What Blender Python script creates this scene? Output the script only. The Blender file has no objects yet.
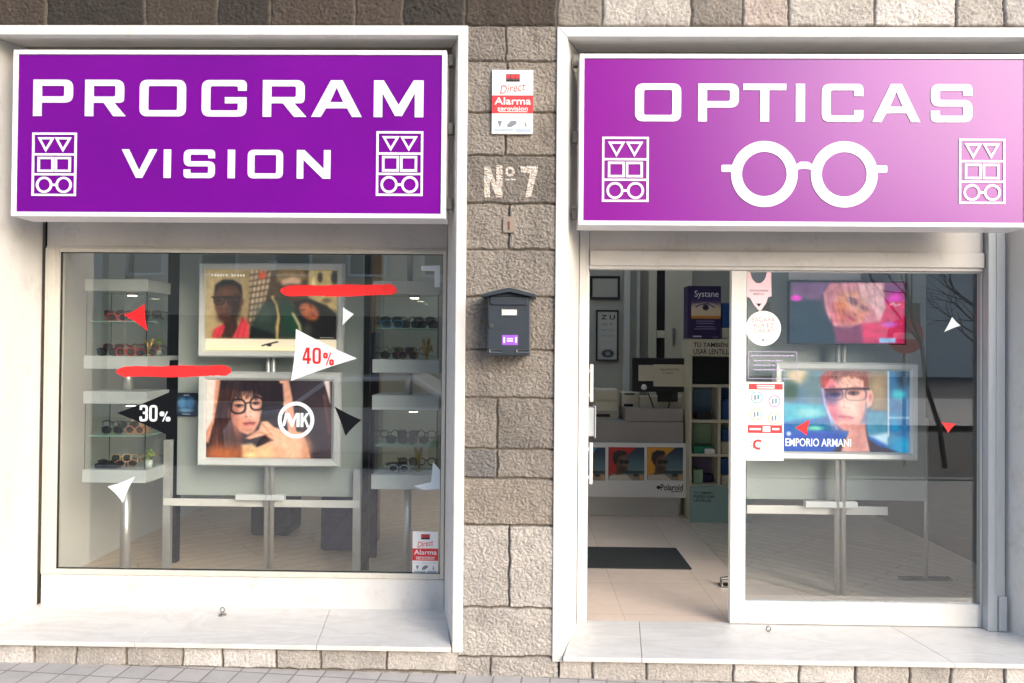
import bpy, bmesh, math, random
import numpy as np
from mathutils import Vector, Matrix

random.seed(7)
R = math.radians
scene = bpy.context.scene
COL = scene.collection

# ------------------------------------------------------------------ camera
F = 26.0 / 36.0 * 1024
CAM = Vector((0.0, -3.85, 1.70))
YAW, PITCH, ROLL = R(1.0), R(0.65), R(0.5)
fwd = Vector((-math.sin(YAW) * math.cos(PITCH), math.cos(YAW) * math.cos(PITCH), math.sin(PITCH)))
r0 = fwd.cross(Vector((0, 0, 1))).normalized()
u0 = r0.cross(fwd)
right = r0 * math.cos(ROLL) + u0 * math.sin(ROLL)
up = right.cross(fwd)
cam_d = bpy.data.cameras.new('camera')
cam_d.lens = 26.0
cam_d.sensor_width = 36.0
cam_d.clip_start = 0.05
cam_d.clip_end = 800
cam = bpy.data.objects.new('camera', cam_d)
COL.objects.link(cam)
m = Matrix((right, up, -fwd)).transposed().to_4x4()
m.translation = CAM
cam.matrix_world = m
scene.camera = cam

# ------------------------------------------------------------------ world, sun, exposure
SUN_AZ, SUN_EL = R(39), R(25)
to_sun = Vector((math.sin(SUN_AZ) * math.cos(SUN_EL), -math.cos(SUN_AZ) * math.cos(SUN_EL), math.sin(SUN_EL)))
world = bpy.data.worlds.new('World')
scene.world = world
world.use_nodes = True
wn = world.node_tree
sky = wn.nodes.new('ShaderNodeTexSky')
sky.sky_type = 'NISHITA'
sky.sun_disc = False
sky.sun_elevation = SUN_EL
sky.sun_rotation = math.atan2(to_sun.x, to_sun.y)
sky.air_density = 1.0
sky.dust_density = 2.0
sky.ozone_density = 0.6
bg = wn.nodes['Background']
bg.inputs['Strength'].default_value = 0.15
wn.links.new(sky.outputs[0], bg.inputs['Color'])
sun_d = bpy.data.lights.new('sun', 'SUN')
sun_d.energy = 0.65
sun_d.angle = R(34)
sun_d.color = (1.0, 0.995, 0.985)
sun = bpy.data.objects.new('sun', sun_d)
COL.objects.link(sun)
sun.rotation_euler = (-to_sun).to_track_quat('-Z', 'Y').to_euler()
sun.location = (6, -8, 8)
scene.view_settings.view_transform = 'Standard'
scene.view_settings.look = 'None'
scene.view_settings.gamma = 1
scene.view_settings.use_curve_mapping = False
scene.view_settings.exposure = 1.45
scene.cycles.max_bounces = 10
scene.cycles.transparent_max_bounces = 24
scene.cycles.use_denoising = True

# ------------------------------------------------------------------ helpers
def P(px, py, Y):
    d = fwd + right * ((px - 512) / F) + up * ((341.5 - py) / F)
    return CAM + d * ((Y - CAM.y) / d.y)

def S(px, Y):                      # metres per pixel count at depth Y (near the axis)
    return px / F * (Y - CAM.y)

def RC(x0, y0, x1, y1, Y):         # pixel rectangle -> X0, X1, Z0, Z1 on plane Y
    cx, cy = (x0 + x1) / 2, (y0 + y1) / 2
    return P(x0, cy, Y).x, P(x1, cy, Y).x, P(cx, y1, Y).z, P(cx, y0, Y).z

def lin(c):
    return tuple(((v / 255 / 12.92) if v / 255 <= 0.04045 else ((v / 255 + 0.055) / 1.055) ** 2.4) for v in c)

def smooth(a, b, x):
    t = np.clip((x - a) / (b - a), 0, 1)
    return t * t * (3 - 2 * t)

def perlin(x, y, seed=0):
    rng = np.random.RandomState(seed)
    perm = rng.permutation(256)
    perm = np.concatenate([perm, perm])
    ang = rng.rand(256) * 2 * np.pi
    gx, gy = np.cos(ang), np.sin(ang)
    xi, yi = np.floor(x).astype(int), np.floor(y).astype(int)
    xf, yf = x - xi, y - yi
    u, v = xf ** 3 * (xf * (xf * 6 - 15) + 10), yf ** 3 * (yf * (yf * 6 - 15) + 10)
    def g(ix, iy, dx, dy):
        h = perm[(perm[ix & 255] + iy) & 255]
        return gx[h] * dx + gy[h] * dy
    n00, n10 = g(xi, yi, xf, yf), g(xi + 1, yi, xf - 1, yf)
    n01, n11 = g(xi, yi + 1, xf, yf - 1), g(xi + 1, yi + 1, xf - 1, yf - 1)
    a = n00 + u * (n10 - n00)
    b = n01 + u * (n11 - n01)
    return (a + v * (b - a)) * 1.4

def fbm(x, y, seed=0, octv=3):
    s, a, t = 0, 1.0, 0
    for i in range(octv):
        s = s + a * perlin(x * 2 ** i, y * 2 ** i, seed + i)
        t += a
        a *= 0.5
    return s / t

# ------------------------------------------------------------------ materials
def nodes_of(name):
    m = bpy.data.materials.new(name)
    m.use_nodes = True
    nt = m.node_tree
    return m, nt, nt.nodes, nt.links, nt.nodes['Principled BSDF']

def mat(name, rgb, rough=0.5, metal=0.0, var=0.06, vscale=6.0, bump=0.0, bscale=80.0, spec=0.5, emit=0.0, coat=0.0, streak=False, dirt=0.0):
    m, nt, N, L, b = nodes_of(name)
    c = lin(rgb)
    tc = N.new('ShaderNodeTexCoord')
    if var > 0:
        nz = N.new('ShaderNodeTexNoise')
        nz.inputs['Scale'].default_value = vscale
        nz.inputs['Detail'].default_value = 6
        nz.inputs['Roughness'].default_value = 0.65
        if streak:
            mp = N.new('ShaderNodeMapping')
            mp.inputs['Scale'].default_value = (3.0, 3.0, 0.35)
            L.new(tc.outputs['Object'], mp.inputs['Vector'])
            L.new(mp.outputs[0], nz.inputs['Vector'])
        else:
            L.new(tc.outputs['Object'], nz.inputs['Vector'])
        rmp = N.new('ShaderNodeValToRGB')
        rmp.color_ramp.elements[0].position = 0.3
        rmp.color_ramp.elements[1].position = 0.72
        rmp.color_ramp.elements[0].color = tuple(v * (1 - var) for v in c) + (1,)
        rmp.color_ramp.elements[1].color = tuple(min(1, v * (1 + var)) for v in c) + (1,)
        L.new(nz.outputs['Fac'], rmp.inputs['Fac'])
        csrc = rmp.outputs[0]
        if dirt:
            nd = N.new('ShaderNodeTexNoise'); nd.inputs['Scale'].default_value = 7; nd.inputs['Detail'].default_value = 12; nd.inputs['Roughness'].default_value = 0.78
            L.new(tc.outputs['Object'], nd.inputs['Vector'])
            rd_ = N.new('ShaderNodeValToRGB'); e_ = rd_.color_ramp.elements
            e_[0].position = 0.53; e_[0].color = (1, 1, 1, 1); e_[1].position = 0.74; k_ = 1 - dirt; e_[1].color = (k_, k_ * 0.97, k_ * 0.92, 1)
            L.new(nd.outputs['Fac'], rd_.inputs['Fac'])
            mu = N.new('ShaderNodeMix'); mu.data_type = 'RGBA'; mu.blend_type = 'MULTIPLY'; mu.inputs['Factor'].default_value = 1
            L.new(csrc, mu.inputs['A']); L.new(rd_.outputs[0], mu.inputs['B']); csrc = mu.outputs['Result']
        L.new(csrc, b.inputs['Base Color'])
        mr = N.new('ShaderNodeMapRange')
        mr.inputs['To Min'].default_value = max(0.02, rough * 0.85)
        mr.inputs['To Max'].default_value = min(1, rough * 1.15)
        L.new(nz.outputs['Fac'], mr.inputs['Value'])
        L.new(mr.outputs[0], b.inputs['Roughness'])
    else:
        b.inputs['Base Color'].default_value = c + (1,)
        b.inputs['Roughness'].default_value = rough
    b.inputs['Metallic'].default_value = metal
    b.inputs['Specular IOR Level'].default_value = spec
    b.inputs['Coat Weight'].default_value = coat
    if emit:
        b.inputs['Emission Color'].default_value = c + (1,)
        b.inputs['Emission Strength'].default_value = emit
    if bump:
        n2 = N.new('ShaderNodeTexNoise')
        n2.inputs['Scale'].default_value = bscale
        n2.inputs['Detail'].default_value = 4
        L.new(tc.outputs['Object'], n2.inputs['Vector'])
        bp = N.new('ShaderNodeBump')
        bp.inputs['Strength'].default_value = bump
        bp.inputs['Distance'].default_value = 0.01
        L.new(n2.outputs['Fac'], bp.inputs['Height'])
        L.new(bp.outputs[0], b.inputs['Normal'])
    return m

def glass_mat(name, tint=(0.975, 0.99, 0.985), f0=0.045, rough=0.0):
    m, nt, N, L, b = nodes_of(name)
    N.remove(b)
    out = N['Material Output']
    lw = N.new('ShaderNodeLayerWeight')
    lw.inputs['Blend'].default_value = 0.5
    pw = N.new('ShaderNodeMath'); pw.operation = 'POWER'; pw.inputs[1].default_value = 5
    ma = N.new('ShaderNodeMath'); ma.operation = 'MULTIPLY_ADD'
    ma.inputs[1].default_value = 1 - f0; ma.inputs[2].default_value = f0
    L.new(lw.outputs['Facing'], pw.inputs[0]); L.new(pw.outputs[0], ma.inputs[0])
    tr = N.new('ShaderNodeBsdfTransparent'); tr.inputs[0].default_value = tint + (1,)
    gl = N.new('ShaderNodeBsdfGlossy'); gl.inputs['Roughness'].default_value = rough
    mx = N.new('ShaderNodeMixShader')
    L.new(ma.outputs[0], mx.inputs[0]); L.new(tr.outputs[0], mx.inputs[1]); L.new(gl.outputs[0], mx.inputs[2])
    L.new(mx.outputs[0], out.inputs['Surface'])
    return m

def attr_mat(name, rough=0.4, emit=0.0, bump=0.0, bscale=120, noise=0.0, coat=0.0):
    m, nt, N, L, b = nodes_of(name)
    a = N.new('ShaderNodeAttribute'); a.attribute_name = 'Col'
    src = a.outputs['Color']
    tc = N.new('ShaderNodeTexCoord')
    if noise:
        nz = N.new('ShaderNodeTexNoise'); nz.inputs['Scale'].default_value = 140; nz.inputs['Detail'].default_value = 5
        L.new(tc.outputs['Object'], nz.inputs['Vector'])
        mr = N.new('ShaderNodeMapRange'); mr.inputs['From Min'].default_value = 0.25; mr.inputs['From Max'].default_value = 0.75
        mr.inputs['To Min'].default_value = 1 - noise; mr.inputs['To Max'].default_value = 1 + noise
        L.new(nz.outputs['Fac'], mr.inputs['Value'])
        mu = N.new('ShaderNodeMix'); mu.data_type = 'RGBA'; mu.blend_type = 'MULTIPLY'; mu.inputs['Factor'].default_value = 1
        L.new(src, mu.inputs['A']); L.new(mr.outputs[0], mu.inputs['B'])
        src = mu.outputs['Result']
    L.new(src, b.inputs['Base Color'])
    b.inputs['Roughness'].default_value = rough
    b.inputs['Coat Weight'].default_value = coat
    if emit:
        L.new(src, b.inputs['Emission Color'])
        b.inputs['Emission Strength'].default_value = emit
    if bump:
        n2 = N.new('ShaderNodeTexNoise'); n2.inputs['Scale'].default_value = bscale; n2.inputs['Detail'].default_value = 5
        L.new(tc.outputs['Object'], n2.inputs['Vector'])
        bp = N.new('ShaderNodeBump'); bp.inputs['Strength'].default_value = bump; bp.inputs['Distance'].default_value = 0.006
        L.new(n2.outputs['Fac'], bp.inputs['Height']); L.new(bp.outputs[0], b.inputs['Normal'])
    return m

M = {}
M['plaster'] = mat('white_plaster', (210, 209, 207), 0.6, var=0.05, vscale=2.5, bump=0.12, bscale=60, streak=True, dirt=0.22)
M['alu'] = mat('cream_aluminium', (204, 200, 190), 0.4, var=0.05, vscale=4, streak=True, dirt=0.18)
M['alu_white'] = mat('white_lacquer', (214, 213, 210), 0.35, var=0.04, vscale=5, dirt=0.15)
M['alu_grey'] = mat('grey_aluminium', (180, 185, 189), 0.4, metal=0.2, var=0.08, vscale=5, streak=True)
M['header'] = mat('header_panel', (200, 197, 194), 0.45, var=0.09, vscale=2.2, streak=False, dirt=0.25)
M['gap'] = mat('black_gap', (5, 5, 6), 0.8, var=0.0)
M['sign_white'] = mat('sign_white', (238, 236, 238), 0.35, var=0.02)
M['letter'] = mat('letter_vinyl', (236, 236, 242), 0.4, var=0.02)
M['chrome'] = mat('brushed_chrome', (214, 213, 210), 0.34, metal=0.7, var=0.05, vscale=30)
M['white_metal'] = mat('white_rail', (226, 224, 218), 0.3, var=0.03)
M['slab'] = mat('cabinet_slab', (188, 194, 193), 0.45, var=0.04)
M['panel'] = mat('backdrop_panel', (176, 184, 180), 0.35, var=0.05, vscale=3)
M['silver'] = mat('silver_frame', (228, 230, 229), 0.35, metal=0.1, var=0.03)
M['black'] = mat('black_plastic', (22, 22, 24), 0.4, var=0.1)
M['dark'] = mat('dark_panel', (42, 40, 42), 0.5, var=0.15)
M['wood'] = mat('pale_wood', (176, 140, 92), 0.5, var=0.15, vscale=8, streak=True)
M['mail'] = mat('mailbox_paint', (46, 54, 64), 0.42, var=0.08, vscale=20, bump=0.06, bscale=200)
M['mail_dark'] = mat('mailbox_dark', (24, 29, 36), 0.5, var=0.08)
M['red'] = mat('red_vinyl', (228, 34, 40), 0.4, var=0.04)
M['red_brush'] = mat('red_brush_vinyl', (232, 44, 46), 0.45, var=0.12, vscale=22)
M['white_vinyl'] = mat('white_vinyl', (214, 224, 230), 0.45, var=0.02)
M['black_vinyl'] = mat('black_vinyl', (12, 15, 21), 0.6, var=0.1, spec=0.15)
M['paper'] = mat('white_paper', (238, 236, 234), 0.6, var=0.02)
M['pink'] = mat('pink_paper', (232, 196, 206), 0.6, var=0.03)
M['red_print'] = mat('red_print', (222, 50, 58), 0.5, var=0.02)
M['coral'] = mat('coral_print', (232, 110, 110), 0.5, var=0)
M['grey_print'] = mat('grey_print', (120, 128, 138), 0.5, var=0)
M['pale_print'] = mat('pale_blue_print', (168, 182, 196), 0.5, var=0)
M['teal_print'] = mat('teal_print', (70, 150, 170), 0.5, var=0)
M['purple_print'] = mat('purple_print', (140, 80, 150), 0.5, var=0)
M['orange_print'] = mat('orange_print', (230, 160, 110), 0.5, var=0)
M['black_print'] = mat('black_print', (25, 25, 30), 0.5, var=0)
M['wall'] = mat('interior_wall', (214, 213, 205), 0.7, var=0.04, vscale=2)
M['backwall'] = mat('back_wall_paint', (186, 184, 170), 0.7, var=0.05, vscale=2)
M['ceil'] = mat('ceiling_paint', (236, 235, 231), 0.8, var=0.03)
M['cream'] = mat('cream_lacquer', (208, 200, 176), 0.5, var=0.05)
M['counter'] = mat('counter_laminate', (196, 192, 186), 0.5, var=0.04)
M['counter_dk'] = mat('counter_grey', (158, 153, 148), 0.5, var=0.04)
M['rubber'] = mat('mat_rubber', (44, 46, 48), 0.85, var=0.2, vscale=30, bump=0.3, bscale=200)
M['teal_card'] = mat('teal_card', (150, 178, 172), 0.6, var=0.03)
M['purple_card'] = mat('purple_card', (52, 32, 84), 0.5, var=0.05)
M['blue_card'] = mat('blue_card', (40, 84, 150), 0.5, var=0.08)
M['green_card'] = mat('green_card', (50, 140, 110), 0.5, var=0.08)
M['lilac'] = mat('lilac_back', (120, 108, 140), 0.6, var=0.05)
M['mint'] = mat('mint_back', (150, 180, 150), 0.6, var=0.05)
M['steelblue'] = mat('steelblue_back', (96, 124, 150), 0.6, var=0.05)
M['pouf'] = mat('purple_pouf', (64, 62, 96), 0.8, var=0.1, bump=0.2)
M['pouf_dk'] = mat('charcoal_pouf', (44, 46, 52), 0.8, var=0.1, bump=0.2)
M['pot'] = mat('white_pot', (222, 224, 220), 0.35, var=0.02)
M['leaf'] = mat('pale_leaf', (150, 170, 80), 0.5, var=0.3, vscale=40)
M['gold'] = mat('gold_deco', (200, 165, 100), 0.3, metal=0.9, var=0.1)
M['steel'] = mat('steel', (150, 148, 145), 0.3, metal=1.0, var=0.05)
M['shutter'] = mat('roller_steel', (120, 118, 112), 0.5, metal=0.4, var=0.1)
M['glass'] = glass_mat('window_glass', f0=0.1)
M['glass_clear'] = glass_mat('cabinet_glass', tint=(0.97, 0.992, 0.98), f0=0.035)
M['lens'] = glass_mat('lens_glass', tint=(0.25, 0.22, 0.25), f0=0.06)
M['clear_film'] = glass_mat('clear_film', tint=(0.95, 0.95, 0.98), f0=0.05)
M['stone'] = attr_mat('rough_stone', 0.85, bump=0.8, bscale=190, noise=0.25)
M['picture'] = attr_mat('printed_picture', 0.3)
M['picture_dim'] = attr_mat('printed_card', 0.45)
M['picture_lit'] = attr_mat('backlit_picture', 0.3, emit=0.24)
M['letter_lit'] = mat('backlit_letter', (240, 240, 244), 0.4, var=0, emit=0.3)
M['lamp'] = mat('lamp_glass', (255, 236, 205), 0.4, var=0, emit=7.0)
M['screen'] = attr_mat('lit_screen', 0.15, emit=0.28)

def sign_face_mat(name, ca, cb, rough, spec):
    m, nt, N, L, b = nodes_of(name)
    tc = N.new('ShaderNodeTexCoord')
    nz = N.new('ShaderNodeTexNoise'); nz.inputs['Scale'].default_value = 1.6; nz.inputs['Detail'].default_value = 5
    L.new(tc.outputs['Object'], nz.inputs['Vector'])
    rp = N.new('ShaderNodeValToRGB')
    rp.color_ramp.elements[0].position = 0.3; rp.color_ramp.elements[1].position = 0.75
    rp.color_ramp.elements[0].color = lin(ca) + (1,)
    rp.color_ramp.elements[1].color = lin(cb) + (1,)
    L.new(nz.outputs['Fac'], rp.inputs['Fac']); L.new(rp.outputs[0], b.inputs['Base Color'])
    b.inputs['Roughness'].default_value = rough
    b.inputs['Specular IOR Level'].default_value = spec
    return m
M['sign_face'] = sign_face_mat('purple_sign_face', (100, 0, 132), (114, 0, 142), 0.25, 0.45)
M['sign_face_glare'] = sign_face_mat('glare_lightened_sign_face', (122, 0, 134), (131, 0, 142), 0.28, 0.42)  # right sign: pale magenta glare put into the base colour

def marble_mat():
    m, nt, N, L, b = nodes_of('white_marble')
    tc = N.new('ShaderNodeTexCoord')
    mp = N.new('ShaderNodeMapping'); mp.inputs['Scale'].default_value = (0.8, 2.2, 2.0); mp.inputs['Rotation'].default_value = (0, 0, 0.35)
    L.new(tc.outputs['Object'], mp.inputs['Vector'])
    nz = N.new('ShaderNodeTexNoise'); nz.inputs['Scale'].default_value = 2.2; nz.inputs['Detail'].default_value = 9; nz.inputs['Distortion'].default_value = 1.4
    L.new(mp.outputs[0], nz.inputs['Vector'])
    rp = N.new('ShaderNodeValToRGB')
    e = rp.color_ramp.elements
    e[0].position = 0.44; e[0].color = lin((216, 214, 211)) + (1,)
    e[1].position = 0.56; e[1].color = lin((218, 216, 213)) + (1,)
    k = e.new(0.5); k.color = lin((208, 205, 201)) + (1,)
    L.new(nz.outputs['Fac'], rp.inputs['Fac'])
    n2 = N.new('ShaderNodeTexNoise'); n2.inputs['Scale'].default_value = 9; n2.inputs['Detail'].default_value = 11; n2.inputs['Roughness'].default_value = 0.75
    L.new(tc.outputs['Object'], n2.inputs['Vector'])
    mr = N.new('ShaderNodeMapRange'); mr.inputs['From Min'].default_value = 0.3; mr.inputs['From Max'].default_value = 0.7
    mr.inputs['To Min'].default_value = 0.88; mr.inputs['To Max'].default_value = 1.0
    L.new(n2.outputs['Fac'], mr.inputs['Value'])
    mu = N.new('ShaderNodeMix'); mu.data_type = 'RGBA'; mu.blend_type = 'MULTIPLY'; mu.inputs['Factor'].default_value = 1
    L.new(rp.outputs[0], mu.inputs['A']); L.new(mr.outputs[0], mu.inputs['B'])
    L.new(mu.outputs['Result'], b.inputs['Base Color'])
    b.inputs['Roughness'].default_value = 0.38
    return m
M['marble'] = marble_mat()

def tile_mat(name, c1, c2, cm, w, h, mortar, rough, bump=0.3, offset=0.0, rot=0.0, noise=0.1, loc=(0, 0, 0)):
    m, nt, N, L, b = nodes_of(name)
    tc = N.new('ShaderNodeTexCoord')
    mp = N.new('ShaderNodeMapping'); mp.inputs['Rotation'].default_value = (0, 0, rot); mp.inputs['Location'].default_value = loc
    L.new(tc.outputs['Object'], mp.inputs['Vector'])
    br = N.new('ShaderNodeTexBrick')
    br.offset = offset
    br.inputs['Scale'].default_value = 1
    br.inputs['Color1'].default_value = lin(c1) + (1,)
    br.inputs['Color2'].default_value = lin(c2) + (1,)
    br.inputs['Mortar'].default_value = lin(cm) + (1,)
    br.inputs['Mortar Size'].default_value = mortar
    br.inputs['Mortar Smooth'].default_value = 0.2
    br.inputs['Brick Width'].default_value = w
    br.inputs['Row Height'].default_value = h
    L.new(mp.outputs[0], br.inputs['Vector'])
    nz = N.new('ShaderNodeTexNoise'); nz.inputs['Scale'].default_value = 9; nz.inputs['Detail'].default_value = 8; nz.inputs['Roughness'].default_value = 0.7
    mp2 = N.new('ShaderNodeMapping'); mp2.inputs['Scale'].default_value = (1, 6 if h < w * 0.3 else 1, 1); mp2.inputs['Rotation'].default_value = (0, 0, rot)
    L.new(tc.outputs['Object'], mp2.inputs['Vector']); L.new(mp2.outputs[0], nz.inputs['Vector'])
    mr = N.new('ShaderNodeMapRange'); mr.inputs['From Min'].default_value = 0.3; mr.inputs['From Max'].default_value = 0.7
    mr.inputs['To Min'].default_value = 1 - noise; mr.inputs['To Max'].default_value = 1 + noise
    L.new(nz.outputs['Fac'], mr.inputs['Value'])
    mu = N.new('ShaderNodeMix'); mu.data_type = 'RGBA'; mu.blend_type = 'MULTIPLY'; mu.inputs['Factor'].default_value = 1
    L.new(br.outputs['Color'], mu.inputs['A']); L.new(mr.outputs[0], mu.inputs['B'])
    L.new(mu.outputs['Result'], b.inputs['Base Color'])
    b.inputs['Roughness'].default_value = rough
    bp = N.new('ShaderNodeBump'); bp.inputs['Strength'].default_value = bump; bp.inputs['Distance'].default_value = 0.004; bp.invert = True
    L.new(br.outputs['Fac'], bp.inputs['Height']); L.new(bp.outputs[0], b.inputs['Normal'])
    return m
M['pavement'] = tile_mat('pavement_tiles', (172, 169, 166), (182, 178, 175), (134, 131, 128), 0.145, 0.145, 0.005, 0.75, 0.6, rot=R(4))
M['floor_tile'] = tile_mat('beige_floor_tiles', (226, 206, 190), (230, 210, 195), (202, 184, 168), 0.6, 0.6, 0.003, 0.14, 0.1, noise=0.05)
M['plank'] = tile_mat('wood_floor_planks', (214, 190, 164), (222, 198, 172), (154, 132, 112), 1.3, 0.13, 0.003, 0.38, 0.15, offset=0.4, rot=R(-38), noise=0.14)
M['plank_grey'] = tile_mat('grey_floor_planks', (212, 196, 176), (220, 204, 186), (150, 136, 120), 1.3, 0.11, 0.003, 0.35, 0.15, offset=0.4, rot=R(45), noise=0.12)
M['asphalt'] = mat('asphalt', (74, 74, 76), 0.9, var=0.2, vscale=12, bump=0.4, bscale=220)

# ------------------------------------------------------------------ mesh builder
class MB:
    def __init__(s):
        s.v, s.f, s.mi = [], [], []
    def add(s, verts, faces, mi=0):
        o = len(s.v)
        s.v += [tuple(v) for v in verts]
        s.f += [tuple(i + o for i in f) for f in faces]
        s.mi += [mi] * len(faces)
        return s
    def box(s, x0, x1, y0, y1, z0, z1, mi=0):
        v = [(x, y, z) for z in (z0, z1) for y in (y0, y1) for x in (x0, x1)]
        return s.add(v, [(0, 2, 3, 1), (4, 5, 7, 6), (0, 1, 5, 4), (2, 6, 7, 3), (0, 4, 6, 2), (1, 3, 7, 5)], mi)
    def pbox(s, px0, py0, px1, py1, Y, depth, mi=0):   # front face on plane Y at a measured rectangle
        a, b, c, d = RC(px0, py0, px1, py1, Y)
        return s.box(a, b, Y, Y + depth, c, d, mi)
    def quad(s, a, b, c, d, mi=0):
        return s.add([a, b, c, d], [(0, 1, 2, 3)], mi)
    def prism(s, pts, y0, y1, mi=0):                   # XZ outline extruded along Y
        n = len(pts)
        v = [(p[0], y0, p[1]) for p in pts] + [(p[0], y1, p[1]) for p in pts]
        f = [tuple(range(n)), tuple(range(2 * n - 1, n - 1, -1))]
        f += [(i, i + n, (i + 1) % n + n, (i + 1) % n) for i in range(n)]
        return s.add(v, f, mi)
    def tube(s, pts, r, seg=10, mi=0, caps=True):
        pts = [Vector(p) for p in pts]
        rs = r if isinstance(r, (list, tuple)) else [r] * len(pts)
        base = len(s.v)
        pn = None
        for i, p in enumerate(pts):
            t = (pts[min(i + 1, len(pts) - 1)] - pts[max(i - 1, 0)])
            if t.length < 1e-9: t = Vector((0, 0, 1))
            t.normalize()
            if pn is None:
                a = Vector((0, 0, 1)) if abs(t.z) < 0.9 else Vector((1, 0, 0))
                n = t.cross(a).normalized()
            else:
                n = (pn - t * pn.dot(t))
                n = n.normalized() if n.length > 1e-6 else t.orthogonal().normalized()
            pn = n
            b = t.cross(n)
            for k in range(seg):
                an = 2 * math.pi * k / seg
                s.v.append(tuple(p + (n * math.cos(an) + b * math.sin(an)) * rs[i]))
        for i in range(len(pts) - 1):
            for k in range(seg):
                a0 = base + i * seg + k; a1 = base + i * seg + (k + 1) % seg
                s.f.append((a0, a1, a1 + seg, a0 + seg)); s.mi.append(mi)
        if caps:
            s.f.append(tuple(base + k for k in range(seg - 1, -1, -1))); s.mi.append(mi)
            e = base + (len(pts) - 1) * seg
            s.f.append(tuple(e + k for k in range(seg))); s.mi.append(mi)
        return s
    def ring(s, pts, r, seg=6, mi=0):                  # closed tube
        pts = [Vector(p) for p in pts]
        n = len(pts); base = len(s.v)
        for i, p in enumerate(pts):
            t = (pts[(i + 1) % n] - pts[i - 1]).normalized()
            nn = Vector((0, 1, 0)); nn = (nn - t * nn.dot(t)).normalized()
            b = t.cross(nn)
            for k in range(seg):
                an = 2 * math.pi * k / seg
                s.v.append(tuple(p + (nn * math.cos(an) + b * math.sin(an)) * r))
        for i in range(n):
            for k in range(seg):
                j = (i + 1) % n
                s.f.append((base + i * seg + k, base + i * seg + (k + 1) % seg, base + j * seg + (k + 1) % seg, base + j * seg + k)); s.mi.append(mi)
        return s
    def lathe(s, prof, c, seg=20, mi=0):               # prof: (radius, z)
        base = len(s.v)
        for (r, z) in prof:
            for k in range(seg):
                a = 2 * math.pi * k / seg
                s.v.append((c[0] + r * math.cos(a), c[1] + r * math.sin(a), c[2] + z))
        for i in range(len(prof) - 1):
            for k in range(seg):
                s.f.append((base + i * seg + k, base + i * seg + (k + 1) % seg, base + (i + 1) * seg + (k + 1) % seg, base + (i + 1) * seg + k)); s.mi.append(mi)
        s.f.append(tuple(base + k for k in range(seg - 1, -1, -1))); s.mi.append(mi)
        e = base + (len(prof) - 1) * seg
        s.f.append(tuple(e + k for k in range(seg))); s.mi.append(mi)
        return s
    def frame(s, x0, x1, z0, z1, w, yb, yf, mi=0, lip=0.35):   # mitred picture frame, sloping profile
        def rect(i, y): return [(x0 + i, y, z0 + i), (x1 - i, y, z0 + i), (x1 - i, y, z1 - i), (x0 + i, y, z1 - i)]
        L = [rect(0, yb), rect(0, yf + (yb - yf) * lip), rect(w * 0.22, yf), rect(w * 0.72, yf + (yb - yf) * 0.12), rect(w, yf + (yb - yf) * 0.45), rect(w, yb)]
        base = len(s.v)
        for r in L: s.v += r
        for i in range(len(L) - 1):
            for k in range(4):
                j = (k + 1) % 4
                s.f.append((base + i * 4 + k, base + i * 4 + j, base + (i + 1) * 4 + j, base + (i + 1) * 4 + k)); s.mi.append(mi)
        return s
    def build(s, name, mats, parent=None, bevel=0.0, smooth_=False, label=None):
        me = bpy.data.meshes.new(name)
        loc = parent_loc(parent)
        me.from_pydata([(v[0] - loc[0], v[1] - loc[1], v[2] - loc[2]) for v in s.v], [], s.f)
        for mm in (mats if isinstance(mats, (list, tuple)) else [mats]):
            me.materials.append(M[mm] if isinstance(mm, str) else mm)
        me.polygons.foreach_set('material_index', s.mi)
        me.update()
        bm = bmesh.new(); bm.from_mesh(me); bmesh.ops.recalc_face_normals(bm, faces=bm.faces); bm.to_mesh(me); bm.free()
        if smooth_:
            me.polygons.foreach_set('use_smooth', [True] * len(me.polygons))
        o = bpy.data.objects.new(name, me)
        COL.objects.link(o)
        if parent: o.parent = parent
        if label: o['label'] = label
        if bevel:
            b = o.modifiers.new('bevel', 'BEVEL'); b.width = bevel; b.segments = 2; b.limit_method = 'ANGLE'; b.angle_limit = R(40)
        return o

def parent_loc(p):
    v = Vector((0, 0, 0))
    while p:
        v += p.location
        p = p.parent
    return v

def tag(o, label, cat, group=None):
    o['label'] = label; o['category'] = cat
    if group: o['group'] = group
    return o

def thing(name, label, cat, loc, group=None):
    o = bpy.data.objects.new(name, None)
    o.empty_display_size = 0.1
    COL.objects.link(o)
    o.location = loc
    return tag(o, label, cat, group)

def struct(o):
    o['kind'] = 'structure'
    return o

# curves to mesh (text and lettering)
def finish_curve(cu, name, material, parent, place, smooth_=False):
    tmp = bpy.data.objects.new('tmp_curve', cu)
    COL.objects.link(tmp)
    dg = bpy.context.evaluated_depsgraph_get()
    me = bpy.data.meshes.new_from_object(tmp.evaluated_get(dg))
    bpy.data.objects.remove(tmp)
    n = len(me.vertices)
    co = np.empty(n * 3); me.vertices.foreach_get('co', co); co = co.reshape(-1, 3)
    co = place(co)
    loc = np.array(parent_loc(parent))
    me.vertices.foreach_set('co', (co - loc).ravel())
    me.materials.clear(); me.materials.append(M[material]); me.update()
    me.name = name
    o = bpy.data.objects.new(name, me)
    COL.objects.link(o)
    if parent: o.parent = parent
    return o

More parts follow.
